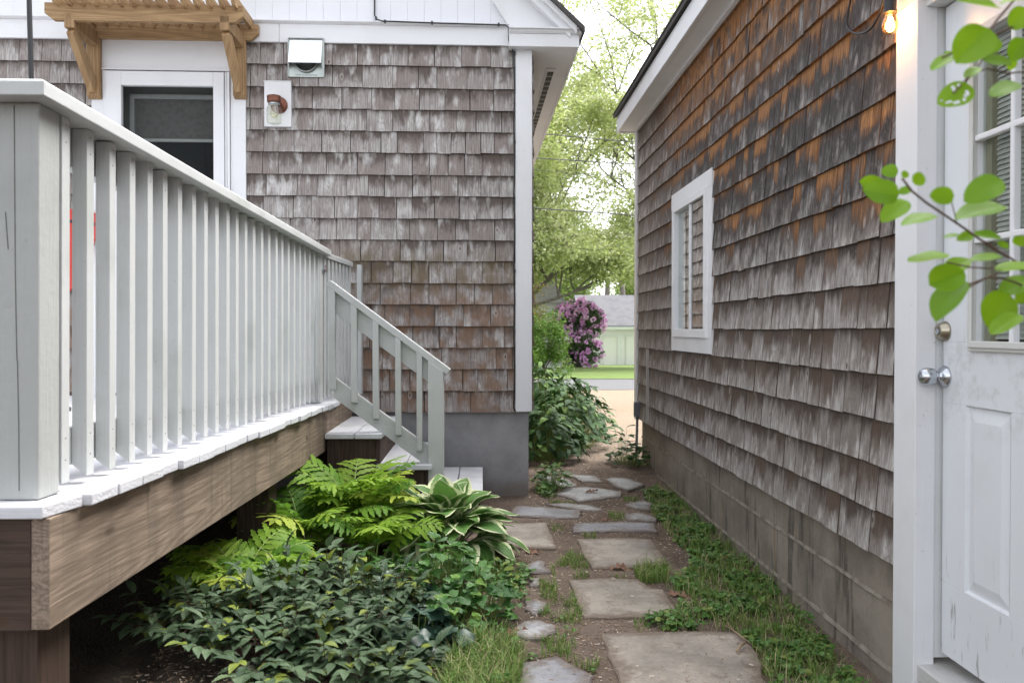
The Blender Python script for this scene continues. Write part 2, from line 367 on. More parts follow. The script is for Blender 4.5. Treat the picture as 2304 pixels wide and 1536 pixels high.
PINE = m_wood('honey_pine_wood', (.42, .28, .145), (.26, .16, .08), knot=(.12, .06, .03), gs=.8, rough=.6)
BLACK = m_plain('black_rubber', (.012, .012, .014), .45, amt=.1)
COPPER = m_plain('aged_copper', (.20, .075, .045), .42, metal=.6, c2=(.10, .04, .028), ns=30)
GALV = m_plain('galvanised_steel', (.80, .83, .82), .12, metal=1, amt=.12, ns=9, bump=.02)
GALVR = m_plain('dull_galvanised_steel', (.42, .45, .43), .38, metal=.9, amt=.4, ns=14, bump=.05)
CHROME = m_plain('satin_steel', (.55, .58, .62), .22, metal=1, amt=.1, ns=30, bump=.01)
BRASS = m_plain('satin_nickel', (.40, .36, .28), .30, metal=1, amt=.1, ns=30, bump=.01)
GLASS = m_glass('window_glass', refl=-.028); JARG = m_glass('jar_glass', (.93, .95, .90), .03, refl=.05)
ROOFM = m_plain('asphalt_shingle_roof', (.055, .050, .048), .95, ns=120, c2=(.11, .10, .10), bump=.8)
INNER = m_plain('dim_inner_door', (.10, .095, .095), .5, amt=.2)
INTRIM = m_plain('inner_door_trim', (.22, .215, .22), .5, amt=.2)
CLOTH = m_plain('grey_cloth_shade', (.075, .072, .070), .9, ns=40, amt=.5)
ROOMD = m_plain('dark_room_wall', (.012, .012, .014), .8)

# ------------------------------------------------------------------ shingle courses as real tapered boards
def shingles(name, mat, parent, u0, u1, z0, z1, ex, P, openings=(), seed=1, wmin=.07, wmax=.19):
    """P(u, out, z) -> point; courses of butted, slightly uneven shingles"""
    rnd = random.Random(seed); mb = MB(); i = 0; z = z0
    while z < z1 - .01:
        top = min(z + ex * 1.25, z1 + .01); u = u0 - rnd.random() * .1
        wob = rnd.uniform(-.002, .002)
        while u < u1:
            wd = rnd.uniform(wmin, wmax); a, b = max(u, u0), min(u + wd - rnd.uniform(.002, .006), u1); u += wd
            if b - a < .012: continue
            spans = [(a, b)]
            for (ou0, ou1, oz0, oz1) in openings:
                if z + ex * .5 > oz0 and z + ex * .5 < oz1:
                    ns = []
                    for (p, q) in spans:
                        if q <= ou0 or p >= ou1: ns.append((p, q)); continue
                        if p < ou0: ns.append((p, ou0))
                        if q > ou1: ns.append((ou1, q))
                    spans = ns
            for (p, q) in spans:
                if q - p < .01: continue
                r1, r2, r3 = rnd.random(), rnd.random(), rnd.random()
                dz = rnd.uniform(-.0025, .0025) + wob + (rnd.uniform(-.004, 0) if rnd.random() < .12 else 0)
                dzr = dz + rnd.uniform(-.0015, .0015)
                ob = .024 + rnd.uniform(-.002, .003); obr = ob + rnd.uniform(-.002, .002); ot = .008; zb = z + dz; off = rnd.random() * 40
                pts = [P(p, ob, zb), P(q, obr, z + dzr), P(q, 0, z + dzr), P(p, 0, zb), P(p, ot, top), P(q, ot, top), P(q, 0, top), P(p, 0, top)]
                base = len(mb.v); mb.v.extend([Vector(x) for x in pts]); vt = (top - z) / ex
                cb, ct = (r1, 0.0, r3), (r1, vt, r3)
                mb.face([base, base+1, base+5, base+4], [(p + off, z), (q + off, z), (q + off, top), (p + off, top)], [cb, cb, ct, ct])
                mb.face([base+3, base+2, base+1, base], [(p + off, z), (q + off, z), (q + off, z+.003), (p + off, z+.003)], (r1, 1.0, r3))
                mb.face([base+1, base+2, base+6, base+5], [(q + off, z), (q + off+.01, z), (q + off+.01, top), (q + off, top)], [(r1, .75, r3)]*4)
                mb.face([base+3, base, base+4, base+7], [(p + off, z), (p + off+.01, z), (p + off+.01, top), (p + off, top)], [(r1, .75, r3)]*4)
        z += ex; i += 1
    return mb.build(name, mat, parent)

# ------------------------------------------------------------------ the grey shingled house
house = thing('house', 'grey shingled house with white gable siding, white corner board and parged grey foundation', 'house', HO, (0, 0, HANG))
zb = HP(1000, 926).z; zf0 = HP(1140, 103, .03).z; zf1 = HP(1140, 62, .03).z; zmo = HP(1140, 50, .055).z
xfd = HP(1190, 1000).x; WL = -7.0; WD = 9.0
zdeck = .704
dx0, dx1 = HP(240, 300).x, HP(521, 300).x; cx0, cx1 = HP(206, 300, .03).x, HP(553, 300, .03).x
zdt = HP(400, 160, .03).z; zht = HP(400, 88, .03).z
b = MB(); b.box((WL, .02, -.3), (xfd, WD, zb - .004)); b.build('foundation', FOUND, house, bevel=.006)
core = m_plain('sheathing', (.05, .04, .035), .9)
b = MB()
b.box((WL, 0.0, zb), (dx0 - .02, .15, zf1)); b.box((dx1 + .02, 0.0, zb), (-.012, .15, zf1)); b.box((dx0 - .02, 0, zdt + .02), (dx1 + .02, .15, zf1)); b.box((dx0 - .02, 0, zb), (dx1 + .02, .15, zdeck))
b.box((-.15, .15, zb), (-.0, WD, zf1)); b.box((WL, .15, zb), (WL + .15, WD, zf1))
b.build('wall', core, house)
xc0 = HP(1160, 500, .03).x; xc1 = HP(1197, 500, .03).x
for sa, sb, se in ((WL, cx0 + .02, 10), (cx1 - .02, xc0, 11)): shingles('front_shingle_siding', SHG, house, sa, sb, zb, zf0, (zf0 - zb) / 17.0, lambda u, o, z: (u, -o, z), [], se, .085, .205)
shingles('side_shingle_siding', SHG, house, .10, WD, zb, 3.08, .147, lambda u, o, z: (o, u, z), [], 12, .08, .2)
b = MB(); b.box((xc0, -.032, zb), (xc1, .0, zf0)); b.box((xc1 - .026, .0, zb), (xc1, .11, zf0)); b.build('corner_board', WHITE, house, bevel=.003)
# frieze, moulding, gable boards
b = MB(); js = [WL, HP(628, 80, .03).x, HP(1145, 80, .03).x]
for q in range(2): b.box((js[q] + .001, -.030, zf0), (js[q + 1] - .001, 0, zf1))
b.build('frieze_board', WHITE, house, bevel=.002)
b = MB(); xr0 = HP(1146, 80, .10).x; xr1 = HP(1303, 80, .10).x
b.prism([(WL, 0, zf1), (WL, -.035, zf1), (WL, -.055, zf1 + .012), (WL, -.055, zmo - .008), (WL, -.03, zmo), (WL, 0, zmo)], (js[2] - WL, 0, 0)); b.build('drip_moulding', WHITE, house)
E = HP(1309, 57, .15); SLP = .93; APX = -3.35; ZA = E.z + SLP * (E.x - APX)
def roofz(x): return E.z + SLP * (E.x - x) if x > APX else ZA - SLP * (APX - x)
b = MB(); x = WL; rr = random.Random(3)
while x < 0:
    x2 = min(x + .112, 0.0); y = -.018 + rr.uniform(-.001, .001)
    b.hexa([(x + .0006, y, zmo), (x2 - .0006, y, zmo), (x2 - .0006, 0, zmo), (x + .0006, 0, zmo), (x + .0006, y, roofz(x) - .1), (x2 - .0006, y, roofz(x2) - .1), (x2 - .0006, 0, roofz(x2) - .1), (x + .0006, 0, roofz(x) - .1)])
    x = x2
b.build('gable_siding', WSIDE, house)
b = MB(); b.prism([(WL, .004, zmo), (-.01, .004, zmo), (-.01, .004, roofz(-.01) - .05), (APX, .004, ZA - .05), (WL, .004, roofz(WL) - .05)], (0, .1, 0)); b.build('gable_backing', core, house)
# cornice return, soffit, fascia, rake boards, roof
zr0 = HP(1200, 105, .10).z; zr1 = HP(1200, 76, .10).z; zr2 = HP(1200, 61, .13).z
b = MB(); b.box((xr0, -.10, zr0), (xr1, 0.0, zr1)); b.build('cornice_return', WHITE, house, bevel=.003)
b = MB(); b.prism([(xr0 - .003, 0, zr1), (xr0 - .003, -.105, zr1), (xr0 - .003, -.115, zr1 + .012), (xr0 - .003, -.118, zr1 + .022), (xr0 - .003, -.135, zr2 - .008), (xr0 - .003, -.135, zr2), (xr0 - .003, 0, zr2 + .012)], (xr1 - xr0 + .02, 0, 0)); b.build('cornice_crown', WHITE, house)
b = MB(); b.box((xc1 - .02, 0.001, zr0 + .006), (xr1 - .02, WD, zr0 + .018)); b.build('soffit', WHITE, house)
sv = MB(); xs = .168
sv.box((xs - .035, .38, zr0 - .002), (xs + .035, 8.6, zr0 + .005)); sf = sv.build('soffit_vent', WHITE, house)
sv = MB(); y = .44
sv.box((xs - .022, 0, zr0 - .006), (xs + .022, .085, zr0 - .003)); s0 = sv.build('vent_slot', m_plain('dark_vent_mesh', (.03, .03, .03), .7), sf); s0.location = (0, y, 0)
while y < 8.3: y += .125; c = s0.copy(); COL.objects.link(c); c.parent = sf; c.location = (0, y, 0)
sv = MB(); sv.box((xs - .022, .44, zr0 - .0045), (xs + .022, 8.5, zr0 - .0025)); sv.build('vent_screen', m_plain('grey_vent_mesh', (.25, .25, .25), .7), sf)
b = MB(); b.box((xr1 - .02, -.10 + .101, zr0 + .0), (xr1, WD, E.z - .02)); b.build('fascia', WHITE, house, bevel=.002)
b = MB()
def band(o, x0, v0, v1, y0, y1, m=None):                      # band under the slope: from vertical drop v0 to v1
    for a, c in ((x0, APX), (APX, WL - .3)):
        o.hexa([(c, y0, roofz(c) - v1), (a, y0, roofz(a) - v1), (a, y1, roofz(a) - v1), (c, y1, roofz(c) - v1), (c, y0, roofz(c) - v0), (a, y0, roofz(a) - v0), (a, y1, roofz(a) - v0), (c, y1, roofz(c) - v0)])
band(b, E.x - .03, .030, .075, -.140, 0.0); b.build('rake_crown', WHITE, house)
b = MB(); band(b, E.x - .07, .075, .135, -.112, 0.0); b.build('rake_board', WHITE, house)
b = MB(); xt = HP(1150, 20, .05).x
b.prism([(xt, -.05, zr2 + .010), (E.x - .10, -.05, zr2 + .010), (E.x - .10, -.05, max(zr2 + .012, roofz(E.x - .10) - .137)), (xt - .12, -.05, roofz(xt - .12) - .137), (xt - .12, -.05, roofz(xt - .12) - .36)], (0, .03, 0))
b.build('gable_corner_board', WHITE, house)
b = MB()
for a, c in ((E.x + .02, APX), (APX, WL - .35)):
    b.hexa([(c, -.165, roofz(c) - .030), (a, -.165, roofz(a) - .030), (a, WD, roofz(a) - .030), (c, WD, roofz(c) - .030), (c, -.165, roofz(c) + .006), (a, -.165, roofz(a) + .006), (a, WD, roofz(a) + .006), (c, WD, roofz(c) + .006)])
b.build('roof', ROOFM, house)
# door set
b = MB(); b.box((cx0, -.030, zdeck), (dx0 - .002, 0.0, zdt)); b.box((dx1 + .002, -.030, zdeck), (cx1, 0.0, zdt)); b.build('door_casing', WHITE, house, bevel=.002)
b = MB(); b.box((cx0, -.032, zdt + .012), (cx1, 0.0, zht)); b.build('door_header', WHITE, house, bevel=.002)
b = MB(); b.box((cx0 + .02, -.045, zdt), (cx1 - .02, 0.0, zdt + .010)); b.build('drip_cap', WHITE, house)
gx0, gx1 = HP(273, 300, .05).x, HP(480, 300, .05).x; gzt = HP(380, 193, .05).z; gzb = .972
b = MB(); yf = -.052
b.box((dx0 + .012, yf, zdeck + .02), (gx0, -.012, zdt - .010)); b.box((gx1, yf, zdeck + .02), (dx1 - .035, -.012, zdt - .010)); b.box((gx0, yf, gzt), (gx1, -.012, zdt - .010)); b.box((gx0, yf, zdeck + .02), (gx1, -.012, gzb))
sdr = b.build('storm_door', WHITE, house, bevel=.003)
b = MB(); b.box((dx1 - .032, -.04, zdeck + .02), (dx1 - .020, -.005, zdt - .006)); b.box((dx1 - .016, -.046, zdeck + .02), (dx1 - .001, -.005, zdt - .006)); b.box((dx0 + .0, -.046, zdeck + .02), (dx0 + .010, -.005, zdt - .006)); b.build('door_track', WHITE, house)
b = MB(); b.box((gx0, -.030, gzb), (gx1, -.026, gzt)); b.build('glass', GLASS, sdr)
b = MB(); b.box((dx0, .10, zdeck), (dx1, .14, zdt)); idr = b.build('inner_door', INNER, house)
wx0 = HP(305, 300, -.1).x; wx1 = dx1; wzt = HP(400, 225, -.1).z; wzb = HP(400, 610, -.1).z
b = MB(); t = .03
b.box((wx0 - t, .08, wzb), (wx0, .10, wzt + t)); b.box((wx0, .08, wzt), (wx1, .10, wzt + t)); b.box((wx0, .08, wzb), (wx1, .10, wzb + t))
zl = HP(400, 320, -.09).z; b.box((wx0, .082, zl), (wx1, .10, zl + .02)); b.build('inner_window_frame', INTRIM, idr)
b = MB(); b.box((wx0, .092, zl + .02), (wx1, .098, wzt)); b.build('shade', CLOTH, idr)
b = MB(); b.box((wx0, .094, wzb + t), (wx1, .098, zl)); b.build('dark_pane', m_plain('dark_glass', (.008, .008, .010), .5, spec=.1), idr)

# ------------------------------------------------------------------ things fixed to the house front
def onhouse(name, label, cat, x, z, off=.024):
    return thing(name, label, cat, HM @ Vector((x, -off, z)), (0, 0, HANG))
# door pergola
pf = HP(325, 30, .36); pl = HP(370, 68, .05)
pg = onhouse('door_pergola', 'golden pine pergola bracketed over the white storm door', 'pergola', pl.x, HP(400, 220, .05).z, .0)
pz0 = pg.location.z; cxp = pl.x
def beam(nm, xa, xb, y0, y1, z0, z1, ch=.035):
    bb = MB(); xa -= cxp; xb -= cxp; z0 -= pz0; z1 -= pz0
    bb.prism([(xa, y0, z1), (xa, y0, z0 + ch * 1.2), (xa + ch * 1.5, y0, z0), (xb - ch * 1.5, y0, z0), (xb, y0, z0 + ch * 1.2), (xb, y0, z1)][::-1], (0, y1 - y0, 0), (.4, .5, .5))
    me = bb.build(nm, PINE, pg, bevel=.003); uvl = me.data.uv_layers[0].data
    for i, l in enumerate(me.data.loops): v = me.data.vertices[l.vertex_index].co; uvl[i].uv = (v.z + v.y * 1.3 + z1, v.x + z0)
    return me
fx0, fx1 = HP(103, 30, .38).x, HP(549, 30, .38).x; lx0, lx1 = HP(158, 70, .07).x, HP(581, 70, .07).x
beam('front_beam', fx0, fx1, -.40, -.362, HP(325, 51, .38).z, HP(325, 12, .38).z)
beam('wall_beam', lx0, lx1, -.072, -.034, HP(370, 88, .07).z, HP(370, 52, .07).z)
ztop = HP(325, 12, .38).z
for kx in range(15):
    xx = fx0 + .075 + kx * (fx1 - fx0 - .13) / 14 - cxp; bb = MB(); zt = ztop - pz0
    bb.prism([(xx, -.035, zt - .022), (xx, -.45, zt - .022), (xx, -.475, zt + .004), (xx, -.475, zt + .045), (xx, -.035, zt + .045)], (.024, 0, 0), (random.random(), random.random(), .5))
    o = bb.build('slat', PINE, pg); uvl = o.data.uv_layers[0].data
    for i, l in enumerate(o.data.loops): v = o.data.vertices[l.vertex_index].co; uvl[i].uv = (v.z + v.x, v.y + kx * .7)
for px0, px1, fxm in ((196, 226, 152), (525, 553, 507)):
    xa, xb = HP(px0, 150, .06).x - cxp, HP(px1, 150, .06).x - cxp; zz0 = HP(px0, 221, .07).z - pz0; zz1 = HP(370, 86, .07).z - pz0
    bb = MB(); bb.prism([(xa, -.034, zz0), (xa, -.075, zz0 + .02), (xa, -.075, zz1), (xa, -.034, zz1)], (xb - xa, 0, 0), (.5, .5, .5)); br = bb.build('bracket', PINE, pg, bevel=.003)
    xm = (xa + xb) / 2; bb = MB(); bb.bar((xm, -.075, zz0 + .06), (xm, -.365, zz1 - .055), .042, .085, (0, 1, .6)); bb.build('brace', PINE, br, bevel=.003)
    bb = MB(); bb.box((xm - .03, -.40, zz1 - .055), (xm + .03, -.034, zz1 + .035)); bb.build('arm', PINE, br, bevel=.003)
    for q in [br] + list(br.children):
        uvl = q.data.uv_layers[0].data
        for i, l in enumerate(q.data.loops): v = q.data.vertices[l.vertex_index].co; uvl[i].uv = (v.x + v.y * .6, v.z + px0 * .1)
# dryer vent
a, c = HP(649, 173, .03), HP(729, 87, .03)
vt = onhouse('dryer_vent', 'shiny galvanised dryer vent with sloping hood, high on the shingles', 'vent', (a.x + c.x) / 2, a.z)
vw, vh = c.x - a.x, c.z - a.z; b = MB(); b.box((-vw/2, -.006, 0), (vw/2, 0, vh))
for s_ in (-1, 1): b.box((s_ * vw/2 - .003, -.016, 0), (s_ * vw/2 + .003, -.006, vh))
b.box((-vw/2, -.016, vh - .004), (vw/2, -.006, vh)); b.box((-vw*.3, -.012, .012), (vw*.3, -.006, .018)); b.build('flange', GALVR, vt, bevel=.001)
b = MB(); M = Matrix.Translation((0, -.006, vh * .42)) @ Matrix.Rotation(R(90), 4, 'X'); b.lathe([(.075, 0), (.076, .010), (.080, .012), (.080, .016), (.075, .018), (.072, .018), (.072, .002), (.0, .002)], M, 32); b.build('duct_ring', GALVR, vt, smooth=True)
b = MB(); hw = vw * .46; zt_, zb_ = vh - .012, HP(689, 141, .095).z - a.z
b.hexa([(-hw, -.070, zb_), (hw, -.070, zb_), (hw, -.066, zb_), (-hw, -.066, zb_), (-hw, -.008, zt_), (hw, -.008, zt_), (hw, -.005, zt_), (-hw, -.005, zt_)])
for s_ in (-1, 1): b.prism([(s_ * hw, -.007, zt_ - .003), (s_ * hw, -.067, zb_ + .002), (s_ * hw, -.045, zb_ + .0), (s_ * hw, -.006, zb_ - .03)], (s_ * -.0015, 0, 0))
b.build('hood', GALV, vt)
# wall lamp with a jar shade
a, c = HP(595, 285, .04), HP(655, 183, .04)
wl = onhouse('wall_lamp', 'copper wall lamp with clear glass jar shade on a white mounting block', 'wall lamp', (a.x + c.x) / 2, a.z)
lw, lh = c.x - a.x, c.z - a.z; b = MB(); b.box((-lw/2, -.022, 0), (lw/2, .01, lh)); b.box((-lw/2 - .004, -.026, lh - .004), (lw/2 + .004, .0, lh)); b.build('mounting_block', WHITE, wl, bevel=.002)
lc = HP(628, 237, .05); lx = lc.x - (a.x + c.x)/2; lz = lc.z - a.z
M = Matrix.Translation((lx, -.022, lz)) @ Matrix.Rotation(R(90), 4, 'X')
b = MB(); b.lathe([(.056, 0), (.056, .006), (.053, .012), (.045, .016), (0, .018)], M, 32); b.tube([(lx, -.03, lz), (lx - .004, -.07, lz + .006), (lx - .008, -.10, lz + .004)], .014, 12); b.build('back_plate', COPPER, wl, smooth=True)
jx, jy = lx - .010, -.125; zc = lz + .012
b = MB(); b.lathe([(0, .022), (.042, .022), (.045, .018), (.045, -.020), (.040, -.022), (0, -.02)], Matrix.Translation((jx, jy, zc)), 32); b.build('socket_cap', COPPER, wl, smooth=False)
b = MB(); jm = Matrix.Translation((jx, jy, zc - .022))
b.lathe([(.036, 0), (.036, -.012), (.039, -.014), (.036, -.018), (.040, -.028), (.046, -.040), (.047, -.120), (.043, -.133), (.030, -.137), (0, -.134)], jm, 32); b.build('glass_jar', JARG, wl, smooth=True)
b = MB(); b.lathe([(.037, -.002), (.0375, -.007), (.037, -.012)], jm, 32); b.build('jar_band', CHROME, wl, smooth=True)
b = MB(); b.lathe([(.013, -.004), (.013, -.026), (.024, -.060), (.026, -.075), (.018, -.094), (0, -.100)], jm, 20); b.build('bulb', m_glass('bulb_glass', (.93, .9, .75), .05), wl, smooth=True)
# black cable stapled along the gable trim and down the corner
def hw(px, py, off): return HM @ HP(px, py, off)
pts = [hw(843, -30, .03), hw(843, 0, .03), hw(843, 35, .03), hw(848, 44, .035), hw(860, 48, .06), hw(1000, 53, .062), hw(1138, 57, .062), hw(1144, 62, .062), hw(1145, 90, .04), hw(1147, 100, .04)] + [hw(1156 + (2 if i % 2 else 0), y, .034) for i, y in enumerate(range(118, 920, 80))] + [hw(1160, 925, .03)]
cb = MB(); cb.tube(pts, .0048, 8); cab = cb.build('cable', BLACK, None, smooth=True); tag(cab, 'thin black cable stapled along the white gable trim and down beside the corner board', 'cable')
for px, py in ((846, 42), (866, 49), (972, 52), (1122, 56), (1158, 120), (1158, 320), (1158, 610)):
    cb = MB(); q = hw(px, py, .068 if py < 100 else .04); cb.box((q.x - .006, q.y - .004, q.z - .006), (q.x + .006, q.y + .02, q.z + .012)); cb.build('cable_clip', BLACK, cab)

# ------------------------------------------------------------------ the brown shingled shed on the right
XS = 1.38; YF = 7.45; SPX = XS - .02
shed = thing('shed', 'brown cedar shingled shed with weather stained boards and a concrete block base', 'shed', (XS, YF, 0))
def sh(o): o.location = o.location - shed.location; return o      # parts written in world space, hung on the shed
zs0 = PX(2005, 1267, SPX).z; zs1 = PX(1440, 290, XS).z; exs = (1.14 + .004 - zs0) / 5
wf, wn_ = PX(1511, 600, 1.352).y, PX(1600.5, 600, 1.352).y; wzt = PX(1600, 378, 1.352).z; wzb = PX(1600, 797, 1.352).z
dyf = PX(2012, 742, 1.345).y; dyn = PX(2060, 742, 1.345).y           # door casing far and near edges
# frame of the shingle courses: u runs towards the camera
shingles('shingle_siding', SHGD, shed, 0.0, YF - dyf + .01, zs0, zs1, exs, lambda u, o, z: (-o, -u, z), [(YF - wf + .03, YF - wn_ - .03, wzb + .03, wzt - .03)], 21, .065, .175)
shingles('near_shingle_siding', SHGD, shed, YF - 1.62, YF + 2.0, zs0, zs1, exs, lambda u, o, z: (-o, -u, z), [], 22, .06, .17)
b = MB()
b.box((XS, wf - .06, zs0), (XS + .1, YF - .005, zs1)); b.box((XS, dyf - .02, zs0), (XS + .1, wn_ + .06, zs1)); b.box((XS, wn_ + .06, wzt - .06), (XS + .1, wf - .06, zs1)); b.box((XS, wn_ + .06, zs0), (XS + .1, wf - .06, wzb + .06))
b.box((XS, -2, zs0), (XS + .1, 1.68, zs1)); b.box((XS, 1.68, 2.18), (XS + .1, dyf - .02, zs1))
b.box((XS + .1, YF - .1, zs0), (5.4, YF - .005, zs1)); b.box((5.3, -2, zs0), (5.4, YF - .1, zs1))
sh(b.build('wall', core, shed))
b = MB(); b.box((XS + .1, -1.9, .0), (5.3, YF - .1, .05)); b.box((XS + .1, -1.9, 2.95), (5.3, YF - .1, 3.0)); sh(b.build('room_lining', m_plain('grey_room', (.10, .10, .09), .9), shed))
# block base with mortar lines
blk = m_plain('concrete_block', (.19, .165, .14), .9, ns=5, c2=(.11, .092, .078), bump=.6, spec=.15)
k = NT('stained_concrete_block'); o_ = k.coord('World'); nn = k.noise(o_, 3.0, 6, .65); st = k.noise(k.mapping(o_, (6, 6, .8)), 2.2, 4); n3 = k.noise(o_, 70, 3)
cc = k.mix(k.step(nn, .35, .65), (.33, .285, .24), (.215, .185, .155)); cc = k.mix(k.math('MULTIPLY', k.step(st, .54, .66), .75), cc, (.085, .075, .068)); cc = k.mix(k.math('MULTIPLY', k.step(k.noise(k.mapping(o_, (8, 8, .9), (3, 3, 0)), 2, 3), .68, .74), .5), cc, (.28, .17, .06))
cc = k.mix(k.math('MULTIPLY', k.step(n3, .5, .75), .3), cc, (.30, .27, .24)); BLOCK = k.fin(cc, .92, k.bump(k.math('ADD', nn, k.math('MULTIPLY', n3, .5)), .6, .005), spec=.15)
MORT = m_plain('pale_mortar', (.34, .30, .25), .95, ns=18, c2=(.20, .17, .14), bump=.8, spec=.1)
XB = 1.412; b = MB(); rows = [-.30, -.036, .196, .428]
for r_ in range(3):
    y = -2 + (r_ % 2) * .2
    while y < YF - .03:
        y2 = min(y + .404, YF - .02); ys_ = max(y, dyf - .02)
        if y2 > ys_ + .02: b.box((XB + random.uniform(-.0008, .0008), ys_ + .004, rows[r_] + .005), (XB + .2, y2 - .004, rows[r_ + 1] - .005))
        y = y2
b.box((XB + .2, YF - .22, -.3), (5.4, YF - .02, .42)); fdn = sh(b.build('block_foundation', BLOCK, shed, bevel=.003))
b = MB(); b.box((XB + .003, dyf - .03, -.3), (XB + .19, YF - .026, .425))
for zm in rows[1:3]:
    y = dyf - .03; j0 = None; rr = random.Random(int(zm * 100)); N_ = 110; prof = []
    for i in range(N_ + 1):
        prof.append((y + (YF - .02 - y) * i / N_, zm + rr.uniform(-.0015, .0015), .005 + rr.random() * .004, .0055 + rr.random() * .003))
    for i in range(N_):
        (ya, za, oa, ta), (yb, zb2, ob_, tb) = prof[i], prof[i + 1]
        b.hexa([(XB - oa, ya, za - ta), (XB + .01, ya, za - ta), (XB + .01, yb, zb2 - tb), (XB - ob_, yb, zb2 - tb), (XB - oa * .5, ya, za + ta), (XB + .01, ya, za + ta), (XB + .01, yb, zb2 + tb), (XB - ob_ * .5, yb, zb2 + tb)])
mo = b.build('mortar', MORT, fdn)
# trim, eave, roof
b = MB(); b.box((XS - .032, YF - .075, zs0 - .01), (XS, YF + .022, zs1 + .0)); b.box((XS, YF, zs0 - .01), (XS + .09, YF + .022, zs1)); sh(b.build('corner_board', WHITE, shed, bevel=.002))
sy = PX(1456.5, 860, 1.35).y; b = MB(); b.box((XS - .038, sy - .022, PX(1456, 952, 1.35).z), (XS - .018, sy + .022, PX(1456, 785, 1.35).z)); sh(b.build('trim_strip', m_paint('weathered_strip', (.38, .36, .34), (.2, .18, .16), .4), shed))
XE = 1.192; zso = zs1 - .004
b = MB(); b.box((XE + .02, -2, zso), (XS + .05, YF + .03, zso + .014)); sh(b.build('soffit', WHITE, shed))
b = MB(); b.box((XS - .045, -2, zso - .020), (XS - .022, YF - .08, zso)); sh(b.build('frieze_board', WHITE, shed))
b = MB(); b.box((XE, -2, zso - .014), (XE + .02, YF + .05, zso + .120)); b.box((XE + .02, YF + .03, zso - .012), (XS + .3, YF + .05, zso + .120)); sh(b.build('fascia', WHITE, shed, bevel=.002))
b = MB(); zr = zso + .124; b.hexa([(XE - .025, -2.1, zr), (3.4, -2.1, zr + .95), (3.4, YF + .08, zr + .95), (XE - .025, YF + .08, zr), (XE - .025, -2.1, zr + .030), (3.4, -2.1, zr + .98), (3.4, YF + .08, zr + .98), (XE - .025, YF + .08, zr + .030)])
b.hexa([(3.4, -2.1, zr + .95), (5.6, -2.1, zr), (5.6, YF + .08, zr), (3.4, YF + .08, zr + .95), (3.4, -2.1, zr + .98), (5.6, -2.1, zr + .03), (5.6, YF + .08, zr + .03), (3.4, YF + .08, zr + .98)])
y = -2.1
while y < YF: b.box((XE - .032, y + .003, zr + .0305), (XE + .12, min(y + .30, YF + .08), zr + .038 + random.random() * .004), M=None); y += .303
sh(b.build('roof', ROOFM, shed))
b = MB(); b.prism([(XS, YF - .05, zs1), (5.4, YF - .05, zs1), (3.4, YF - .05, zr + .94)], (0, .05, 0)); sh(b.build('gable_end', WSIDE, shed))
# sliding window
b = MB(); X0 = 1.352; cw = .10
b.box((X0, wn_, wzb + .105), (XS, wn_ + cw, wzt - .105)); b.box((X0, wf - cw, wzb + .105), (XS, wf, wzt - .105)); b.box((X0 - .002, wn_ - .004, wzt - .105), (XS, wf + .004, wzt)); b.box((X0 - .001, wn_, wzb), (XS, wf, wzb + .105))
win = sh(b.build('window', WHITE, shed, bevel=.002))
fy0, fy1 = wn_ + .085, wf - .085; fz0, fz1 = wzb + .095, wzt - .095; XFm = 1.335
def wsh(o): o.location = (0, 0, 0); return o
b = MB(); t = .045
b.box((XFm, fy0, fz0), (XS + .04, fy0 + t, fz1)); b.box((XFm, fy1 - t, fz0), (XS + .04, fy1, fz1)); b.box((XFm, fy0 + t, fz0), (XS + .04, fy1 - t, fz0 + t + .01)); b.box((XFm, fy0 + t, fz1 - t), (XS + .04, fy1 - t, fz1)); ym = (fy0 + fy1) / 2 - .02
b.box((XFm + .012, ym - .022, fz0 + t + .01), (XS + .02, ym + .022, fz1 - t)); wsh(b.build('sash', WHITE, win, bevel=.003))
b = MB(); b.box((XFm + .02, fy0 + t, fz0 + t), (XFm + .023, ym - .02, fz1 - t)); wsh(b.build('near_pane', m_glass('mirror_pane', (.35, .35, .35), .0, refl=.12), win))
b = MB(); b.box((XFm + .035, ym + .02, fz0 + t), (XFm + .038, fy1 - t, fz1 - t)); wsh(b.build('far_pane', GLASS, win))
b = MB(); yy = fy1 - t; pp = []
for i in range(61):
    pp.append((1.46 + .014 * math.sin(i * .9) + .006 * math.sin(i * 2.3), wn_ + (wf - wn_) * i / 60))
for i in range(60):
    n0 = len(b.v); (xa, ya), (xb, yb) = pp[i], pp[i + 1]; b.v.extend([Vector((xa, ya, wzb)), Vector((xb, yb, wzb)), Vector((xb, yb, wzt)), Vector((xa, ya, wzt))]); b.face([n0, n0+1, n0+2, n0+3])
wsh(b.build('curtain', m_plain('grey_curtain', (.42, .43, .45), .8, amt=.1), win, smooth=True))
# door in its casing
zh = 1.14 + (742 - 5) / 1900 * 2.652; CX = 1.345
b = MB(); b.box((CX, dyn, -.12), (XS + .03, dyf, zh)); b.box((CX - .0005, 1.52, zh + .002), (XS + .03, dyf + .004, zh + .19)); b.box((CX, 1.52, -.12), (XS + .03, 1.63, zh)); sh(b.build('door_casing', WHITE, shed, bevel=.003))
b = MB(); b.box((CX + .028, dyn + .004, .115), (1.46, dyn + .035, zh)); b.box((CX + .028, 1.60, zh - .03), (1.46, dyn + .003, zh)); b.box((1.385, 1.63, .115), (1.46, 1.655, zh - .03)); sh(b.build('door_jamb', m_paint('jamb_paint', (.66, .68, .68), (.42, .42, .38), .35), shed, bevel=.0015))
b = MB(); b.box((CX + .012, 1.56, .045), (1.62, dyn + .05, .096)); b.box((CX + .035, 1.58, -.2), (1.6, dyn + .05, .043)); sh(b.build('door_sill', m_paint('worn_sill_paint', (.55, .54, .53), (.20, .17, .14), .9, grain=.8), shed, bevel=.004))
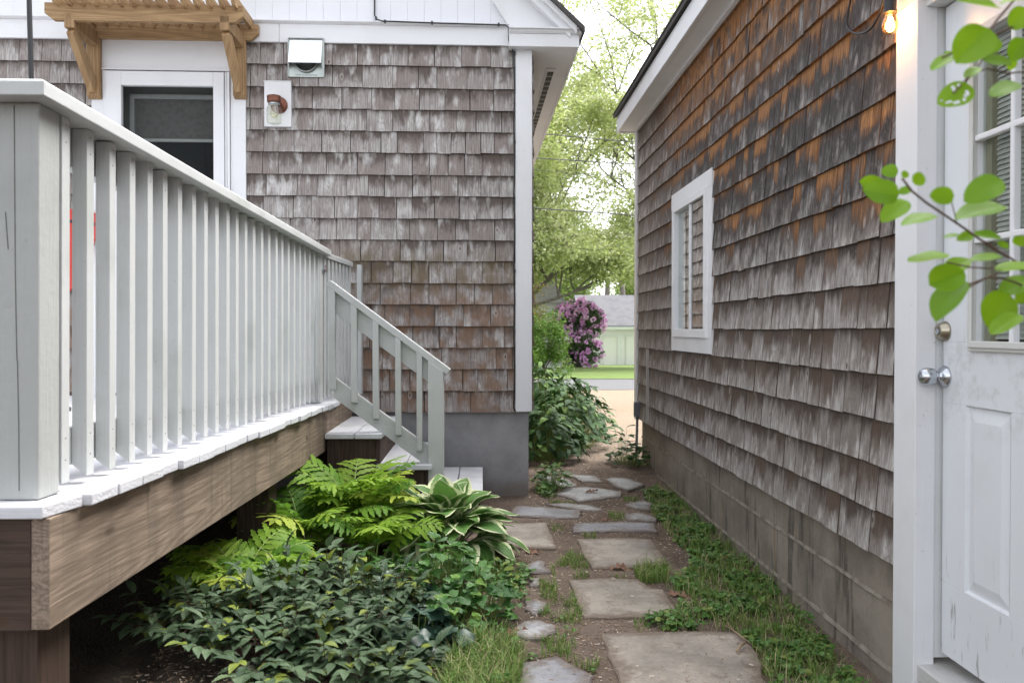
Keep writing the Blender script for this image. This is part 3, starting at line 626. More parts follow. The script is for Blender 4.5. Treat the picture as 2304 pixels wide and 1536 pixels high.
XD = 1.43; y1, y0 = dyn - .006, 1.66; z0d, z1d = .136, zh - .035
gy1, gy0 = PX(2197, 700, XD).y, PX(2197, 700, XD).y - .52; gz0, gz1 = PX(2197, 770, XD).z, 1.985
pan = [(PX(2274, 1000, XD).y, PX(2172, 1000, XD).y), (gy0 - .02, gy0 + .20)]; pz0_, pz1_ = .362, .916
b = MB(); T = .044
def dbox(ya, yb, za, zb_): b.box((XD, ya, za), (XD + T, yb, zb_))
dbox(y0, gy0, gz0, gz1); dbox(gy1, y1, gz0, gz1); dbox(y0, y1, gz1, z1d); dbox(y0, y1, pz1_, gz0); dbox(y0, y1, z0d, pz0_)
dbox(pan[0][1], y1, pz0_, pz1_); dbox(pan[1][1], pan[0][0], pz0_, pz1_); dbox(y0, pan[1][0], pz0_, pz1_)
for (ya, yb) in pan:                                              # raised panels: bevelled field in a sunk moulding
    def ring(i0, x0, i1, x1):
        n0 = len(b.v)
        for (i, x_) in ((i0, x0), (i1, x1)): b.v.extend([Vector((x_, ya + i, pz0_ + i)), Vector((x_, yb - i, pz0_ + i)), Vector((x_, yb - i, pz1_ - i)), Vector((x_, ya + i, pz1_ - i))])
        for q in range(4): b.face([n0 + q, n0 + (q + 1) % 4, n0 + 4 + (q + 1) % 4, n0 + 4 + q][::-1])
    ring(0, XD, .006, XD + .010); ring(.006, XD + .010, .014, XD + .009); ring(.014, XD + .009, .044, XD + .0015)
    i = .044; n0 = len(b.v); b.v.extend([Vector((XD + .0015, ya + i, pz0_ + i)), Vector((XD + .0015, yb - i, pz0_ + i)), Vector((XD + .0015, yb - i, pz1_ - i)), Vector((XD + .0015, ya + i, pz1_ - i))]); b.face([n0 + 3, n0 + 2, n0 + 1, n0])
k = NT('scuffed_white_door'); o_ = k.coord('World'); P_ = k.sep(o_); base = k.mix(k.math('MULTIPLY', k.step(k.noise(o_, 4, 5), .5, .8), .25), (.71, .73, .76), (.50, .50, .48))
sc = k.math('MULTIPLY', k.step(k.noise(k.mapping(o_, (30, 30, 5)), 1.1, 4, .65), .60, .70), k.step(P_[2], .62, .18)); base = k.mix(k.math('MULTIPLY', sc, .7), base, (.12, .10, .07))
sm_ = k.math('MULTIPLY', k.step(k.noise(k.mapping(o_, (14, 14, 6)), 1.4, 5, .7), .62, .75), .3); base = k.mix(sm_, base, (.28, .28, .25)); hm = k.math('MULTIPLY', k.step(P_[2], .78, .92), k.step(P_[2], 1.22, 1.05)); base = k.mix(k.math('MULTIPLY', k.math('MULTIPLY', hm, k.step(k.noise(o_, 17, 5, .7), .45, .70)), .35), base, (.33, .32, .28))
DOORM = k.fin(base, .38, k.bump(k.noise(o_, 12, 2), .04, .003), spec=.4)
door = sh(b.build('door', DOORM, shed, bevel=.0015))
b = MB()
def mold(ya, yb, za, zb_, wd=.028, x0=XD):
    for (p, q, r_, s_) in ((ya - wd, yb + wd, za - wd, za), (ya - wd, yb + wd, zb_, zb_ + wd), (ya - wd, ya, za, zb_), (yb, yb + wd, za, zb_)):
        b.box((x0 - .012, p, r_), (x0 + .001, q, s_)); 
mold(gy0, gy1, gz0, gz1, .026)
for (p, q, r_, s_) in ((gy0 - .016, gy1 + .016, gz0 - .016, gz0 + .004), (gy0 - .016, gy1 + .016, gz1 - .004, gz1 + .016), (gy0 - .016, gy0 + .004, gz0, gz1), (gy1 - .004, gy1 + .016, gz0, gz1)): b.box((XD - .019, p, r_), (XD - .0125, q, s_))
wsh(b.build('window_moulding', m_paint('aged_moulding', (.60, .60, .58), (.36, .34, .28), .6), door, bevel=.003))
b = MB()
for i in (1, 2): yv = gy1 - (gy1 - gy0) * i / 3; b.box((XD - .010, yv - .009, gz0), (XD + .012, yv + .009, gz1))
for i in (1, 2): zv = gz0 + (gz1 - gz0) * i / 3; b.box((XD - .0103, gy0, zv - .009), (XD + .0117, gy1, zv + .009))
wsh(b.build('muntins', WHITE, door, bevel=.004))
b = MB(); b.box((XD + .016, gy0, gz0), (XD + .019, gy1, gz1)); wsh(b.build('pane', m_glass('door_glass', (.90, .92, .90), .0, refl=.02), door))
b = MB(); zz = gz0 + .01
while zz < gz1: b.hexa([(XD + .034, gy0 + .02, zz), (XD + .035, gy0 + .02, zz), (XD + .035, gy1 - .035, zz), (XD + .034, gy1 - .035, zz), (XD + .042, gy0 + .02, zz + .0155), (XD + .043, gy0 + .02, zz + .0155), (XD + .043, gy1 - .035, zz + .0155), (XD + .042, gy1 - .035, zz + .0155)]); zz += .0145
wsh(b.build('blind', m_plain('grey_blind', (.52, .53, .52), .5, amt=.1), door))
b = MB(); b.box((XD + .024, gy1 - .03, gz0), (XD + .044, gy1 + .01, gz1)); wsh(b.build('blind_track', m_plain('olive_trim', (.30, .28, .19), .6), door))
ky, kz, dz_ = PX(2127, 847, XD).y, PX(2127, 847, XD).z, PX(2127, 745, XD).z
MX = Matrix.Translation((XD, ky, kz)) @ Matrix.Rotation(R(-90), 4, 'Y')
b = MB(); b.lathe([(.034, 0), (.034, .003), (.030, .010), (.018, .017), (.0125, .020), (.0115, .026), (.0125, .032)], MX, 40); b.lathe([(.0125, .030), (.021, .033), (.0268, .042), (.0285, .054), (.0265, .067), (.020, .077), (.011, .081), (0, .081)], MX, 40); kn = wsh(b.build('knob', CHROME, door, smooth=True))
b = MB(); b.lathe([(.007, .0795), (.007, .082), (0, .082)], MX, 16); b.box((XD - .0835, ky - .001, kz - .004), (XD - .0815, ky + .001, kz + .004)); wsh(b.build('key_slot', CHROME, kn))
MX = Matrix.Translation((XD, ky, dz_)) @ Matrix.Rotation(R(-90), 4, 'Y')
b = MB(); b.lathe([(.031, 0), (.031, .004), (.029, .007), (.024, .022), (.020, .025), (.012, .0255), (.012, .023), (0, .023)], MX, 40); db = wsh(b.build('deadbolt', BRASS, door, smooth=True))
b = MB(); b.lathe([(.009, .023), (.009, .027), (0, .027)], MX, 20); b.box((XD - .029, ky - .0012, dz_ - .005), (XD - .0265, ky + .0012, dz_ + .005)); wsh(b.build('key_slot', CHROME, db))
# electrical conduit at the far corner
cy = YF - .14; q0, q1 = PY(1431, 1060, cy), PY(1434, 936, cy)
cdt = thing('electrical_conduit', 'grey electrical conduit with a small box, rising at the far corner of the shed', 'conduit', (q0.x, cy, gz(q0.x, cy)))
g = m_plain('grey_pvc', (.13, .14, .16), .5, amt=.1)
b = MB(); b.tube([(0, 0, -.05), (q1.x - q0.x, 0, q1.z)], .0115, 12); b.build('pipe', g, cdt, smooth=True)
b = MB(); b.box((q1.x - q0.x - .028, -.03, q1.z), (q1.x - q0.x + .028, .03, q1.z + .125)); b.box((q1.x - q0.x - .024, -.036, q1.z + .005), (q1.x - q0.x + .024, -.03, q1.z + .12)); b.build('junction_box', g, cdt, bevel=.005)
# string light
bc = PX(2003, 45, 1.30); sl_ = thing('string_light', 'lit filament bulb in a black socket hanging on its cable beside the shed door trim', 'string light', bc)
b = MB(); b.lathe([(0, .075), (.016, .075), (.019, .07), (.019, .030), (.021, .028), (.021, .022), (.0, .022)], Matrix(), 20); b.build('socket', BLACK, sl_, smooth=False)
b = MB(); b.lathe([(.013, .026), (.015, .014), (.024, -.006), (.0265, -.020), (.022, -.036), (.010, -.046), (0, -.048)], Matrix(), 28); b.build('bulb', m_glass('warm_bulb_glass', (1, .82, .55), .0, refl=.06), sl_, smooth=True)
k = NT('glowing_filament'); k.t.nodes.remove(k.b); e = k.n('ShaderNodeEmission'); e.inputs[0].default_value = (1, .50, .16, 1); e.inputs[1].default_value = 34; k.l(e.outputs[0], k.out.inputs[0])
b = MB()
for q in range(6): an = q * math.pi / 3; b.tube([(.006 * math.cos(an), .006 * math.sin(an), .008), (.012 * math.cos(an + .3), .012 * math.sin(an + .3), -.028)], .0013, 6)
b.build('filament', k.mat, sl_)
pl_ = bpy.data.lights.new('bulb_light', 'POINT'); pl_.energy = .5; pl_.color = (1, .55, .22); pl_.shadow_soft_size = .02; po = bpy.data.objects.new('bulb_light', pl_); COL.objects.link(po); po.parent = sl_; po.location = (0, 0, -.015)
loop = [PX(x, y, 1.315) - bc for x, y in ((1918, -60), (1914, 0), (1907, 35), (1905, 58), (1916, 74), (1938, 78), (1960, 66), (1976, 40), (1985, 12), (1992, -20))] + [Vector((-.003, 0, .12)), Vector((0, 0, .07))]
def smoothp(P, it=2):
    for _ in range(it):
        Q = [P[0]]
        for i in range(len(P) - 1): Q += [P[i] * .75 + P[i + 1] * .25, P[i] * .25 + P[i + 1] * .75]
        Q.append(P[-1]); P = Q
    return P
b = MB(); b.tube(smoothp(loop), .0042, 8); b.build('cable', BLACK, sl_, smooth=True)

# ------------------------------------------------------------------ the deck with its railing, gate and steps
ZD = .772
deck = thing('deck', 'raised deck with pale grey painted boards, brown rim board and grey baluster railing', 'deck', (-.957, 1.836, 0), (R(-1.0), 0, R(-.5)))
YE = 3.84; XW = -4.6
b = MB(); y = .082; rr = random.Random(5)
b.hexa([(XW, -.062, ZD - .027), (.040, -.062, ZD - .027), (.058, .076, ZD - .027), (XW, .076, ZD - .027), (XW, -.062, ZD), (.040, -.062, ZD), (.058, .076, ZD), (XW, .076, ZD)])
while y < YE - .05:
    y2 = min(y + .139, YE); e = .074 + rr.uniform(-.008, .008) if y < 3.2 else .048 + rr.uniform(-.003, .003); dz = rr.uniform(-.0015, .0015)
    b.box((XW, y, ZD - .027 + dz), (e, y2 - .0045, ZD + dz)); y = y2
b.build('deck_boards', DECKP, deck, bevel=.003)
b = MB(); b.box((XW, -.048, ZD - .264), (.0095, -.010, ZD - .0285), off=2.1); b.build('front_rim_board', DARKW, deck, bevel=.002)
b = MB(); b.box((.010, -.0475, ZD - .262), (.048, YE, ZD - .0285), (.42, .55, .5), off=3.3); b.build('side_rim_board', RIMW, deck, bevel=.002)
b = MB(); y = .4
while y < YE: b.box((XW, y, ZD - .26), (.008, y + .038, ZD - .030)); y += .405
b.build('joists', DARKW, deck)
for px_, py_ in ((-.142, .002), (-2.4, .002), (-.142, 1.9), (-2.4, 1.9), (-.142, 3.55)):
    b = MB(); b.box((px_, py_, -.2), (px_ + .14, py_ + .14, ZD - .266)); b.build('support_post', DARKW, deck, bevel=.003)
def post(z1=.855, w_=.089):
    q = MB(); q.box((-w_, 0, 0), (0, w_, z1), (.3, .5, .5)); 
    return q
# railing: cap and rails are one mesh, balusters and posts hang on it
HC = .893; rl = MB()
rl.prism([(.038, 0, HC - .036), (.038, 0, HC - .006), (.030, 0, HC), (-.105, 0, HC), (-.110, 0, HC - .005), (-.110, 0, HC - .036)], (0, 3.16, 0))
for v_ in rl.v[:6]: v_.y = -.055 + (.038 - v_.x) * 1.0
rl.prism([(0, -.055, HC - .036), (0, -.055, HC - .006), (0, -.047, HC), (0, .088, HC), (0, .093, HC - .005), (0, .093, HC - .036)], (XW, 0, 0))
for v_ in rl.v[12:18]: v_.x = .038 - (v_.y + .055) * 1.0
rl.box((-.076, .09, HC - .130), (-.0385, 3.02, HC - .037)); rl.box((-.076, .09, .045), (-.0385, 3.02, .135))
rl.box((XW, .045, HC - .13), (-.09, .083, HC - .037)); rl.box((XW, .045, .045), (-.09, .083, .135))
rail = rl.build('railing', RAILP, deck, bevel=.002); rail.location = (0, 0, ZD + .002)
NAIL = m_plain('nail_head', (.22, .22, .21), .6)
def baluster_mesh(h0, h1, w_=.036):
    q = MB()
    for zz_ in (h0 + .05, h0 + .10, h1 - .02, h1 - .06):
        q.box((-.001, w_ * .5 - .002, zz_), (.0012, w_ * .5 + .002, zz_ + .004), (.4, .5, .5), 1)
    q.hexa([(-w_, 0, h0 + .028), (0, 0, h0), (0, w_, h0), (-w_, w_, h0 + .028), (-w_, 0, h1), (0, 0, h1), (0, w_, h1), (-w_, w_, h1)], (.4, .5, .5)); return q
bal0 = baluster_mesh(.018, HC - .037).build('baluster', [RAILP, NAIL], rail, bevel=.004); bal0.location = (0, .098, 0)
k_ = 1; y = .098 + .1195
while y < 3.0:
    c = bal0.copy(); COL.objects.link(c); c.parent = rail; c.location = (random.uniform(-.0015, .0015), y + random.uniform(-.003, .003), random.uniform(-.003, .003)); c.rotation_euler = (random.uniform(-.003, .003), 0, random.uniform(-.02, .02)); y += .1195
for i in range(34):
    c = bal0.copy(); COL.objects.link(c); c.parent = rail; c.location = (-.19 - i * .1195 + .036, .045, 0); c.rotation_euler = (0, 0, R(-90))
    if c.location.x < XW + .1: break
for (x_, y_, z_) in ((0, 0, .857), (0, 3.01, .857)):
    q = post(z_); o = q.build('post', m_paint('cracked_post_paint', (.385, .398, .388), (.26, .275, .25), .6, grain=.8) if y_ == 0 else RAILP, rail, bevel=.004); o.location = (x_, y_, 0)
# long drying cracks in the near post are real grooves: thin dark slivers let into its face
b = MB()
for pts_ in ([(-.053, .85), (-.051, .62), (-.050, .50), (-.0475, .36), (-.046, .30)], [(-.045, .30), (-.042, .16), (-.041, .02)], [(-.071, .62), (-.066, .55), (-.065, .54)]):
    for (a, c_) in zip(pts_[:-1], pts_[1:]): b.bar((a[0], -.0004, a[1]), (c_[0], -.0004, c_[1]), .0014, .0014, (0, 1, 0))
o = b.build('post_crack', m_plain('dark_crack', (.10, .11, .09), .9), rail)
# gate at the head of the steps
gate = thing('deck_gate', 'small grey slatted gate closing the deck at the head of the steps', 'gate', deck.matrix_basis @ Vector((.0, 3.115, ZD + .02)), (R(-1.0), 0, R(-6.5)))
b = MB(); b.prism([(.012, 0, .825), (.012, 0, .853), (.006, 0, .859), (-.075, 0, .859), (-.075, 0, .825)], (.0, .60, 0)); b.box((-.060, .01, .74), (-.030, .60, .8245)); b.build('top_rail', RAILP, gate, bevel=.002)
b = MB(); b.box((-.060, .01, .03), (-.030, .60, .11)); b.build('bottom_rail', RAILP, gate, bevel=.002)
g0 = baluster_mesh(.0, .823, .034).build('slat', [RAILP, NAIL], gate, bevel=.003); g0.location = (.004, .0, 0)
for i in range(1, 8): c = g0.copy(); COL.objects.link(c); c.parent = gate; c.location = (.004, i * .078, 0)
b = MB(); b.lathe([(.012, -.02), (.012, .02), (0, .02)], Matrix.Translation((.012, -.008, .76)), 10); b.box((-.012, -.05, .745), (.016, .02, .752)); b.build('hinge', CHROME, gate)
q = MB(); wp = PY(808, 740, 5.66); q.box((-.012, -.02, 0), (.018, .06, .86)); gp = q.build('post', RAILP, deck, bevel=.003); gp.location = (deck.matrix_basis.inverted() @ Vector((wp.x, 5.655, ZD - .06)))
# steps
YN = 4.80; XG = -.875
st = thing('steps', 'pale grey wooden steps going down from the deck gate to the path', 'steps', (-.45, 5.2, 0))
ST0 = Vector((-.45, 5.2, 0)); TZ = [.560, .385, .215]; TX = [-.85, -.565, -.285, .0]
for i in range(3):
    b = MB(); e0, e1 = TX[i] - .03, TX[i + 1]; mid = (e0 + e1) / 2 + .005
    for (p, q_) in ((e0, mid - .003), (mid + .003, e1)): b.box((p - ST0.x, YN - .07 - ST0.y, TZ[i] - .028), (q_ - ST0.x, 5.70 - ST0.y, TZ[i]), (.4, .5, .5))
    b.build('tread', DECKP, st, bevel=.003)
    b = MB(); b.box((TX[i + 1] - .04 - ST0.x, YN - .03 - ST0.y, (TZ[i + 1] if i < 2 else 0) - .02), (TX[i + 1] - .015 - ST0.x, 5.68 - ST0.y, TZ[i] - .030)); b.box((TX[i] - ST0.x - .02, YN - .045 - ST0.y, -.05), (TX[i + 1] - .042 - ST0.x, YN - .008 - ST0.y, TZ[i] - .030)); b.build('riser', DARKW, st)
# handrail of the steps
A = PY(740, 636, YN); B = PY(1010, 836, YN); dirr = (B - A).normalized()
hr = MB(); hr.bar(A - ST0, B - ST0, .075, .036, (0, 0, 1)); 
def onl(x, dz): return Vector((x, YN, A.z + (x - A.x) * (B.z - A.z) / (B.x - A.x) + dz))
def slab(mb, xa, xb, d0, d1, ya, yb):
    mb.hexa([(xa - ST0.x, ya, onl(xa, d1).z), (xb - ST0.x, ya, onl(xb, d1).z), (xb - ST0.x, yb, onl(xb, d1).z), (xa - ST0.x, yb, onl(xa, d1).z), (xa - ST0.x, ya, onl(xa, d0).z), (xb - ST0.x, ya, onl(xb, d0).z), (xb - ST0.x, yb, onl(xb, d0).z), (xa - ST0.x, yb, onl(xa, d0).z)])
yl = YN - ST0.y; xpost0, xpost1 = PY(963, 900, YN - .04).x, PY(998, 900, YN - .04).x
slab(hr, A.x + .02, xpost0, -.022, -.145, yl + .0, yl + .036)
z1_ = PY(750, 846, YN).z; z2_ = PY(750, 894, YN).z; xa = PY(750, 846, YN).x
slab(hr, xa, xpost0, z1_ - onl(xa, 0).z, z2_ - onl(xa, 0).z, yl, yl + .036)
hnd = hr.build('handrail', RAILP, st, bevel=.003)
zbot = {}
for (pxa, pxb, pyb) in ((740, 754, 875), (789, 803, 905), (838, 852, 942), (889, 902, 978), (937, 950, 1014)):
    xa_, xb_ = PY(pxa, 800, YN - .036).x, PY(pxb, 800, YN - .036).x; zz = PY(pxa, pyb, YN - .036).z; zt = onl(xa_, -.020).z
    b = MB(); b.hexa([(xa_ - ST0.x, yl - .036, zz + .0), (xb_ - ST0.x, yl - .036, zz), (xb_ - ST0.x, yl - .001, zz - .012), (xa_ - ST0.x, yl - .001, zz - .012), (xa_ - ST0.x, yl - .036, zt), (xb_ - ST0.x, yl - .036, onl(xb_, -.02).z), (xb_ - ST0.x, yl - .001, onl(xb_, -.02).z), (xa_ - ST0.x, yl - .001, zt)], (.4, .5, .5)); b.build('baluster', RAILP, hnd, bevel=.003)
b = MB(); b.hexa([(xpost0 - ST0.x, yl - .04, -.05), (xpost1 - ST0.x, yl - .04, -.05), (xpost1 - ST0.x, yl + .045, -.05), (xpost0 - ST0.x, yl + .045, -.05), (xpost0 - ST0.x, yl - .04, onl(xpost0, -.02).z), (xpost1 - ST0.x, yl - .04, onl(xpost1, -.02).z), (xpost1 - ST0.x, yl + .045, onl(xpost1, -.02).z), (xpost0 - ST0.x, yl + .045, onl(xpost0, -.02).z)], (.4, .5, .5)); b.build('newel_post', RAILP, hnd, bevel=.004)
# pole and red board seen past the railing
pb = PY(70, 170, 4.3); pt = PY(64, -60, 4.3)
pz = ZD - .045; M_ = (pt - pb) / (pt.z - pb.z); base = pb - M_ * (pb.z - pz)
b = MB(); b.tube([base, pt + M_ * .9], [.012, .012], 12); b.lathe([(.14, 0), (.14, .02), (.03, .035), (.02, .12), (.013, .13)], Matrix.Translation(base), 24); o = b.build('garden_pole', BLACK, None, smooth=False)
o.data.transform(Matrix.Translation(-base)); o.location = base; tag(o, 'slim black pole standing on the deck behind the near corner post', 'pole')
rb = [HP(-60, 470, .06), HP(186, 470, .06), HP(222, 482, .06), HP(241, 492, .06), HP(222, 515, .06), HP(183, 622, .06), HP(120, 700, .06), HP(20, 780, .06), HP(-60, 790, .06)]
red = thing('red_board', 'red board with a black stripe propped against the shingles, glimpsed between the balusters', 'board', HM @ Vector((HP(60, 780, .06).x, -.06, zdeck)), (0, 0, HANG))
ox = HP(60, 780, .06).x
b = MB(); b.prism([(p.x - ox, 0, p.z - zdeck) for p in rb][::-1], (0, .018, 0)); b.build('panel', m_plain('red_paint', (.55, .035, .02), .45, amt=.15), red, bevel=.002)
b = MB(); p0, p1 = HP(100, 490, .06), HP(214, 505, .06); b.bar((p0.x - ox, -.001, p0.z - zdeck), (p1.x - ox, -.001, p1.z - zdeck), .004, .02, (0, 0, 1)); b.prism([(HP(221, 484, .06).x - ox, -.003, HP(221, 484, .06).z - zdeck), (HP(240.5, 492, .06).x - ox, -.003, HP(240.5, 492, .06).z - zdeck), (HP(221, 499, .06).x - ox, -.003, HP(221, 499, .06).z - zdeck)][::-1], (0, .0029, 0)); b.build('stripe', BLACK, red)
b = MB(); lx_ = HP(40, 740, .06).x - ox
for s_ in (-.25, .15): b.box((lx_ + s_, .0, 0), (lx_ + s_ + .03, .018, HP(40, 720, .06).z - zdeck - .02))
b.build('leg', BLACK, red)

# ------------------------------------------------------------------ ground, gravel, road, lawn
def sheet(name, mat, xs, ys, dz, bumpy=0.0):
    mb = MB(); nx, ny = len(xs), len(ys)
    for y in ys:
        for x in xs: mb.v.append(Vector((x, y, gz(x, y) + dz + (bumpy * mnoise.noise(Vector((x * 20, y * 20, 1))) if bumpy else 0))))
    for j in range(ny - 1):
        for i in range(nx - 1): a = j * nx + i; mb.face([a, a + 1, a + nx + 1, a + nx])
    return mb.build(name, mat, None, smooth=True)
def rng(a, b, s): n = max(1, int(round((b - a) / s))); return [a + (b - a) * i / n for i in range(n + 1)]
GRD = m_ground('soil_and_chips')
xs = rng(-90, -8, 8)[:-1] + rng(-8, -1.6, .4)[:-1] + rng(-1.6, 1.7, .03)[:-1] + rng(1.7, 8, .5)[:-1] + rng(8, 90, 8)
ys = rng(-30, 1.5, 3)[:-1] + rng(1.5, 9.0, .035)[:-1] + rng(9, 50, 1)[:-1] + rng(50, 160, 10)
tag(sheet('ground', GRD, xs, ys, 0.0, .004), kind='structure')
k = NT('pale_gravel'); o_ = k.coord('World'); v1 = k.voro(o_, 55, out='Color'); v2 = k.noise(o_, 1.2, 4); v3 = k.noise(o_, 60, 3, .7)
cc = k.mix(k.step(v3, .35, .7), (.235, .18, .13), (.38, .31, .24)); cc = k.mix(k.math('MULTIPLY', k.step(v2, .45, .7), .3), cc, (.25, .18, .12)); GRAV = k.fin(cc, .95, k.bump(v3, .8, .02), spec=.1)
tag(sheet('gravel_drive', GRAV, rng(-.2, 9, .25), rng(8.6, 17.2, .2), .006, .006), kind='structure')
ROAD = m_plain('old_asphalt', (.15, .15, .155), .9, ns=60, c2=(.12, .12, .125), bump=.4, spec=.2)
tag(sheet('road', ROAD, rng(-60, 60, 2), rng(17, 22.6, .7), .012), kind='structure')
k = NT('lawn_green'); o_ = k.coord('World'); v1 = k.noise(o_, .9, 4); v2 = k.noise(k.mapping(o_, (14, 14, 14)), 1, 4, .7)
LAWN = k.fin(k.mix(k.step(v2, .3, .7), k.mix(k.step(v1, .4, .65), (.10, .155, .045), (.14, .18, .06)), (.18, .25, .08)), .9, k.bump(v2, 1, .04), spec=.1)
tag(sheet('lawn', LAWN, rng(-70, 70, 2), rng(22.8, 75, .8), .018), kind='structure')

def inpoly(p, poly):
    c = False; n = len(poly); x, y = p
    for i in range(n):
        (x1, y1), (x2, y2) = poly[i], poly[i - 1]
        if (y1 > y) != (y2 > y) and x < (x2 - x1) * (y - y1) / (y2 - y1) + x1: c = not c
    return c
def zc(pts, s=2.866, ox=1100, oy=1000): return [(PZ(ox + x / s, oy + y / s, .012).x, PZ(ox + x / s, oy + y / s, .012).y) for x, y in pts]

# ------------------------------------------------------------------ stepping stones
TAN = m_stone('warm_grey_flagstone', (.40, .35, .30), (.27, .24, .205), (.47, .39, .31))
BLU = m_stone('blue_grey_slate', (.32, .32, .34), (.22, .22, .24), (.40, .37, .33))
PAL = m_stone('pale_grey_slate', (.42, .42, .415), (.30, .30, .305), (.50, .47, .43))
QTZ = m_stone('white_quartz_stone', (.44, .44, .46), (.22, .22, .23), (.60, .60, .62))
STONES = [
 (TAN, [(722,1212),(1100,1204),(1610,1205),(1700,1290),(1752,1380),(1770,1480),(1800,1640),(1500,1700),(870,1700),(850,1540)], 'largest tan flagstone, nearest the camera beside the green strip'),
 (TAN, [(515,862),(760,856),(960,865),(1050,925),(1130,935),(1205,1060),(1200,1105),(900,1116),(610,1117),(560,990)], 'grey square flagstone with a notched far corner, second nearest in the main row'),
 (TAN, [(568,607),(800,600),(1045,603),(1110,690),(1150,755),(1080,782),(850,790),(665,797),(600,700)], 'tan flagstone with an oak leaf on its near edge'),
 (BLU, [(545,505),(800,496),(1065,490),(1085,548),(900,556),(538,562)], 'long narrow blue grey slate bar lying across the path'),
 (TAN, [(60,505),(370,500),(435,668),(200,662),(40,660)], 'tan square flagstone beside the hosta'),
 (BLU, [(170,395),(350,398),(600,420),(585,470),(400,472),(140,458)], 'long blue grey slate slab in front of the grey foundation corner'),
 (PAL, [(355,378),(500,368),(650,380),(740,412),(680,418),(560,408)], 'thin pale sliver of slate behind the long left slab'),
 (PAL, [(425,315),(500,283),(620,275),(720,283),(860,300),(850,330),(700,350),(570,363),(540,345)], 'broad irregular pale slate in the middle of the path'),
 (PAL, [(320,210),(420,202),(520,225),(570,262),(530,277),(450,270)], 'pale slate beside the house corner, left of the far row'),
 (PAL, [(520,192),(680,195),(735,238),(600,240)], 'small pale slate with a split edge in the middle of the far row'),
 (PAL, [(752,207),(790,192),(900,195),(1005,222),(900,268),(810,250)], 'pointed pale slate near the conduit, right of the far row'),
 (PAL, [(862,360),(1000,318),(1060,330),(1040,372),(940,380)], 'wedge shaped pale slate half under the green strip'),
 (PAL, [(870,440),(950,420),(1020,424),(1090,445),(1080,465),(900,477)], 'small rounded pale slate above the narrow slate bar'),
 (BLU, [(190,795),(320,735),(350,745),(400,820),(200,824)], 'small triangular blue grey slate left of the tan flagstones'),
 (QTZ, [(255,850),(325,855),(328,900),(270,908)], 'smallest whitish stone, sunk in the soil near the hosta'),
 (QTZ, [(225,1000),(300,985),(370,1015),(360,1070),(280,1092),(230,1050)], 'white quartz stone sunk in bare soil left of the notched flagstone'),
 (QTZ, [(160,1215),(180,1170),(230,1140),(330,1132),(430,1165),(435,1205),(350,1245),(250,1252)], 'larger white quartz stone at the edge of the grass'),
 (BLU, [(190,1500),(215,1390),(430,1350),(675,1470),(640,1560),(600,1650),(200,1680)], 'grey flat stone at the bottom of the picture, left of the largest flagstone')]
stone_polys = []
for i, (mt, pz_, lab) in enumerate(STONES):
    rr = random.Random(i); P = zc(pz_); Q = []
    for j in range(len(P)):                                         # ragged edges
        (xa, ya), (xb, yb) = P[j], P[(j + 1) % len(P)]; L = math.hypot(xb - xa, yb - ya); n = max(1, int(L / .035))
        for q in range(n):
            t = q / n; am = .002 if q == 0 else (.005 if mt is TAN else .008); Q.append((xa + (xb - xa) * t + rr.uniform(-am, am), ya + (yb - ya) * t + rr.uniform(-am, am)))
    cx, cy_ = sum(p[0] for p in Q) / len(Q), sum(p[1] for p in Q) / len(Q); stone_polys.append(P)
    z0 = gz(cx, cy_); n = len(Q); tx, ty = rr.uniform(-.012, .012), rr.uniform(-.01, .01); mb = MB(); th = .014 if mt is TAN else .012
    def zt(x, y, i_=0): return .5 * (z0 + gz(x, y)) + th + (x - cx) * tx + (y - cy_) * ty - z0
    def P3(x, y, dz): return Vector((x - cx, y - cy_, zt(x, y) + dz))
    for (x, y) in Q: mb.v.append(P3(x, y, -.06))
    for (x, y) in Q: mb.v.append(P3(x, y, -.005 + rr.uniform(-.002, .001)))
    shr = []
    for (x, y) in Q: d = math.hypot(x - cx, y - cy_); s_ = (d - .006) / d; shr.append((cx + (x - cx) * s_, cy_ + (y - cy_) * s_))
    for (x, y) in shr: mb.v.append(P3(x, y, 0))
    s2 = []
    for (x, y) in shr: d = math.hypot(x - cx, y - cy_); s_ = max(.2, (d - .05) / d); s2.append((cx + (x - cx) * s_, cy_ + (y - cy_) * s_))
    for (x, y) in s2: mb.v.append(P3(x, y, rr.uniform(.0, .0015)))
    mb.v.append(P3(cx, cy_, .001))
    for j in range(n):
        k2 = (j + 1) % n; z2 = [(0, 0)] * 4
        mb.face([j, k2, n + k2, n + j], z2); mb.face([n + j, n + k2, 2 * n + k2, 2 * n + j], z2); mb.face([2*n + j, 2*n + k2, 3*n + k2, 3*n + j], [(0, 0), (0, 0), (.05, 0), (.05, 0)]); mb.face([3*n + j, 3*n + k2, 4*n], [(.05, 0), (.05, 0), (.3, 0)])
    o = mb.build('stepping_stone', mt, None); o.location = (cx, cy_, z0); tag(o, lab, 'stepping stone', 'stepping stones of the path')

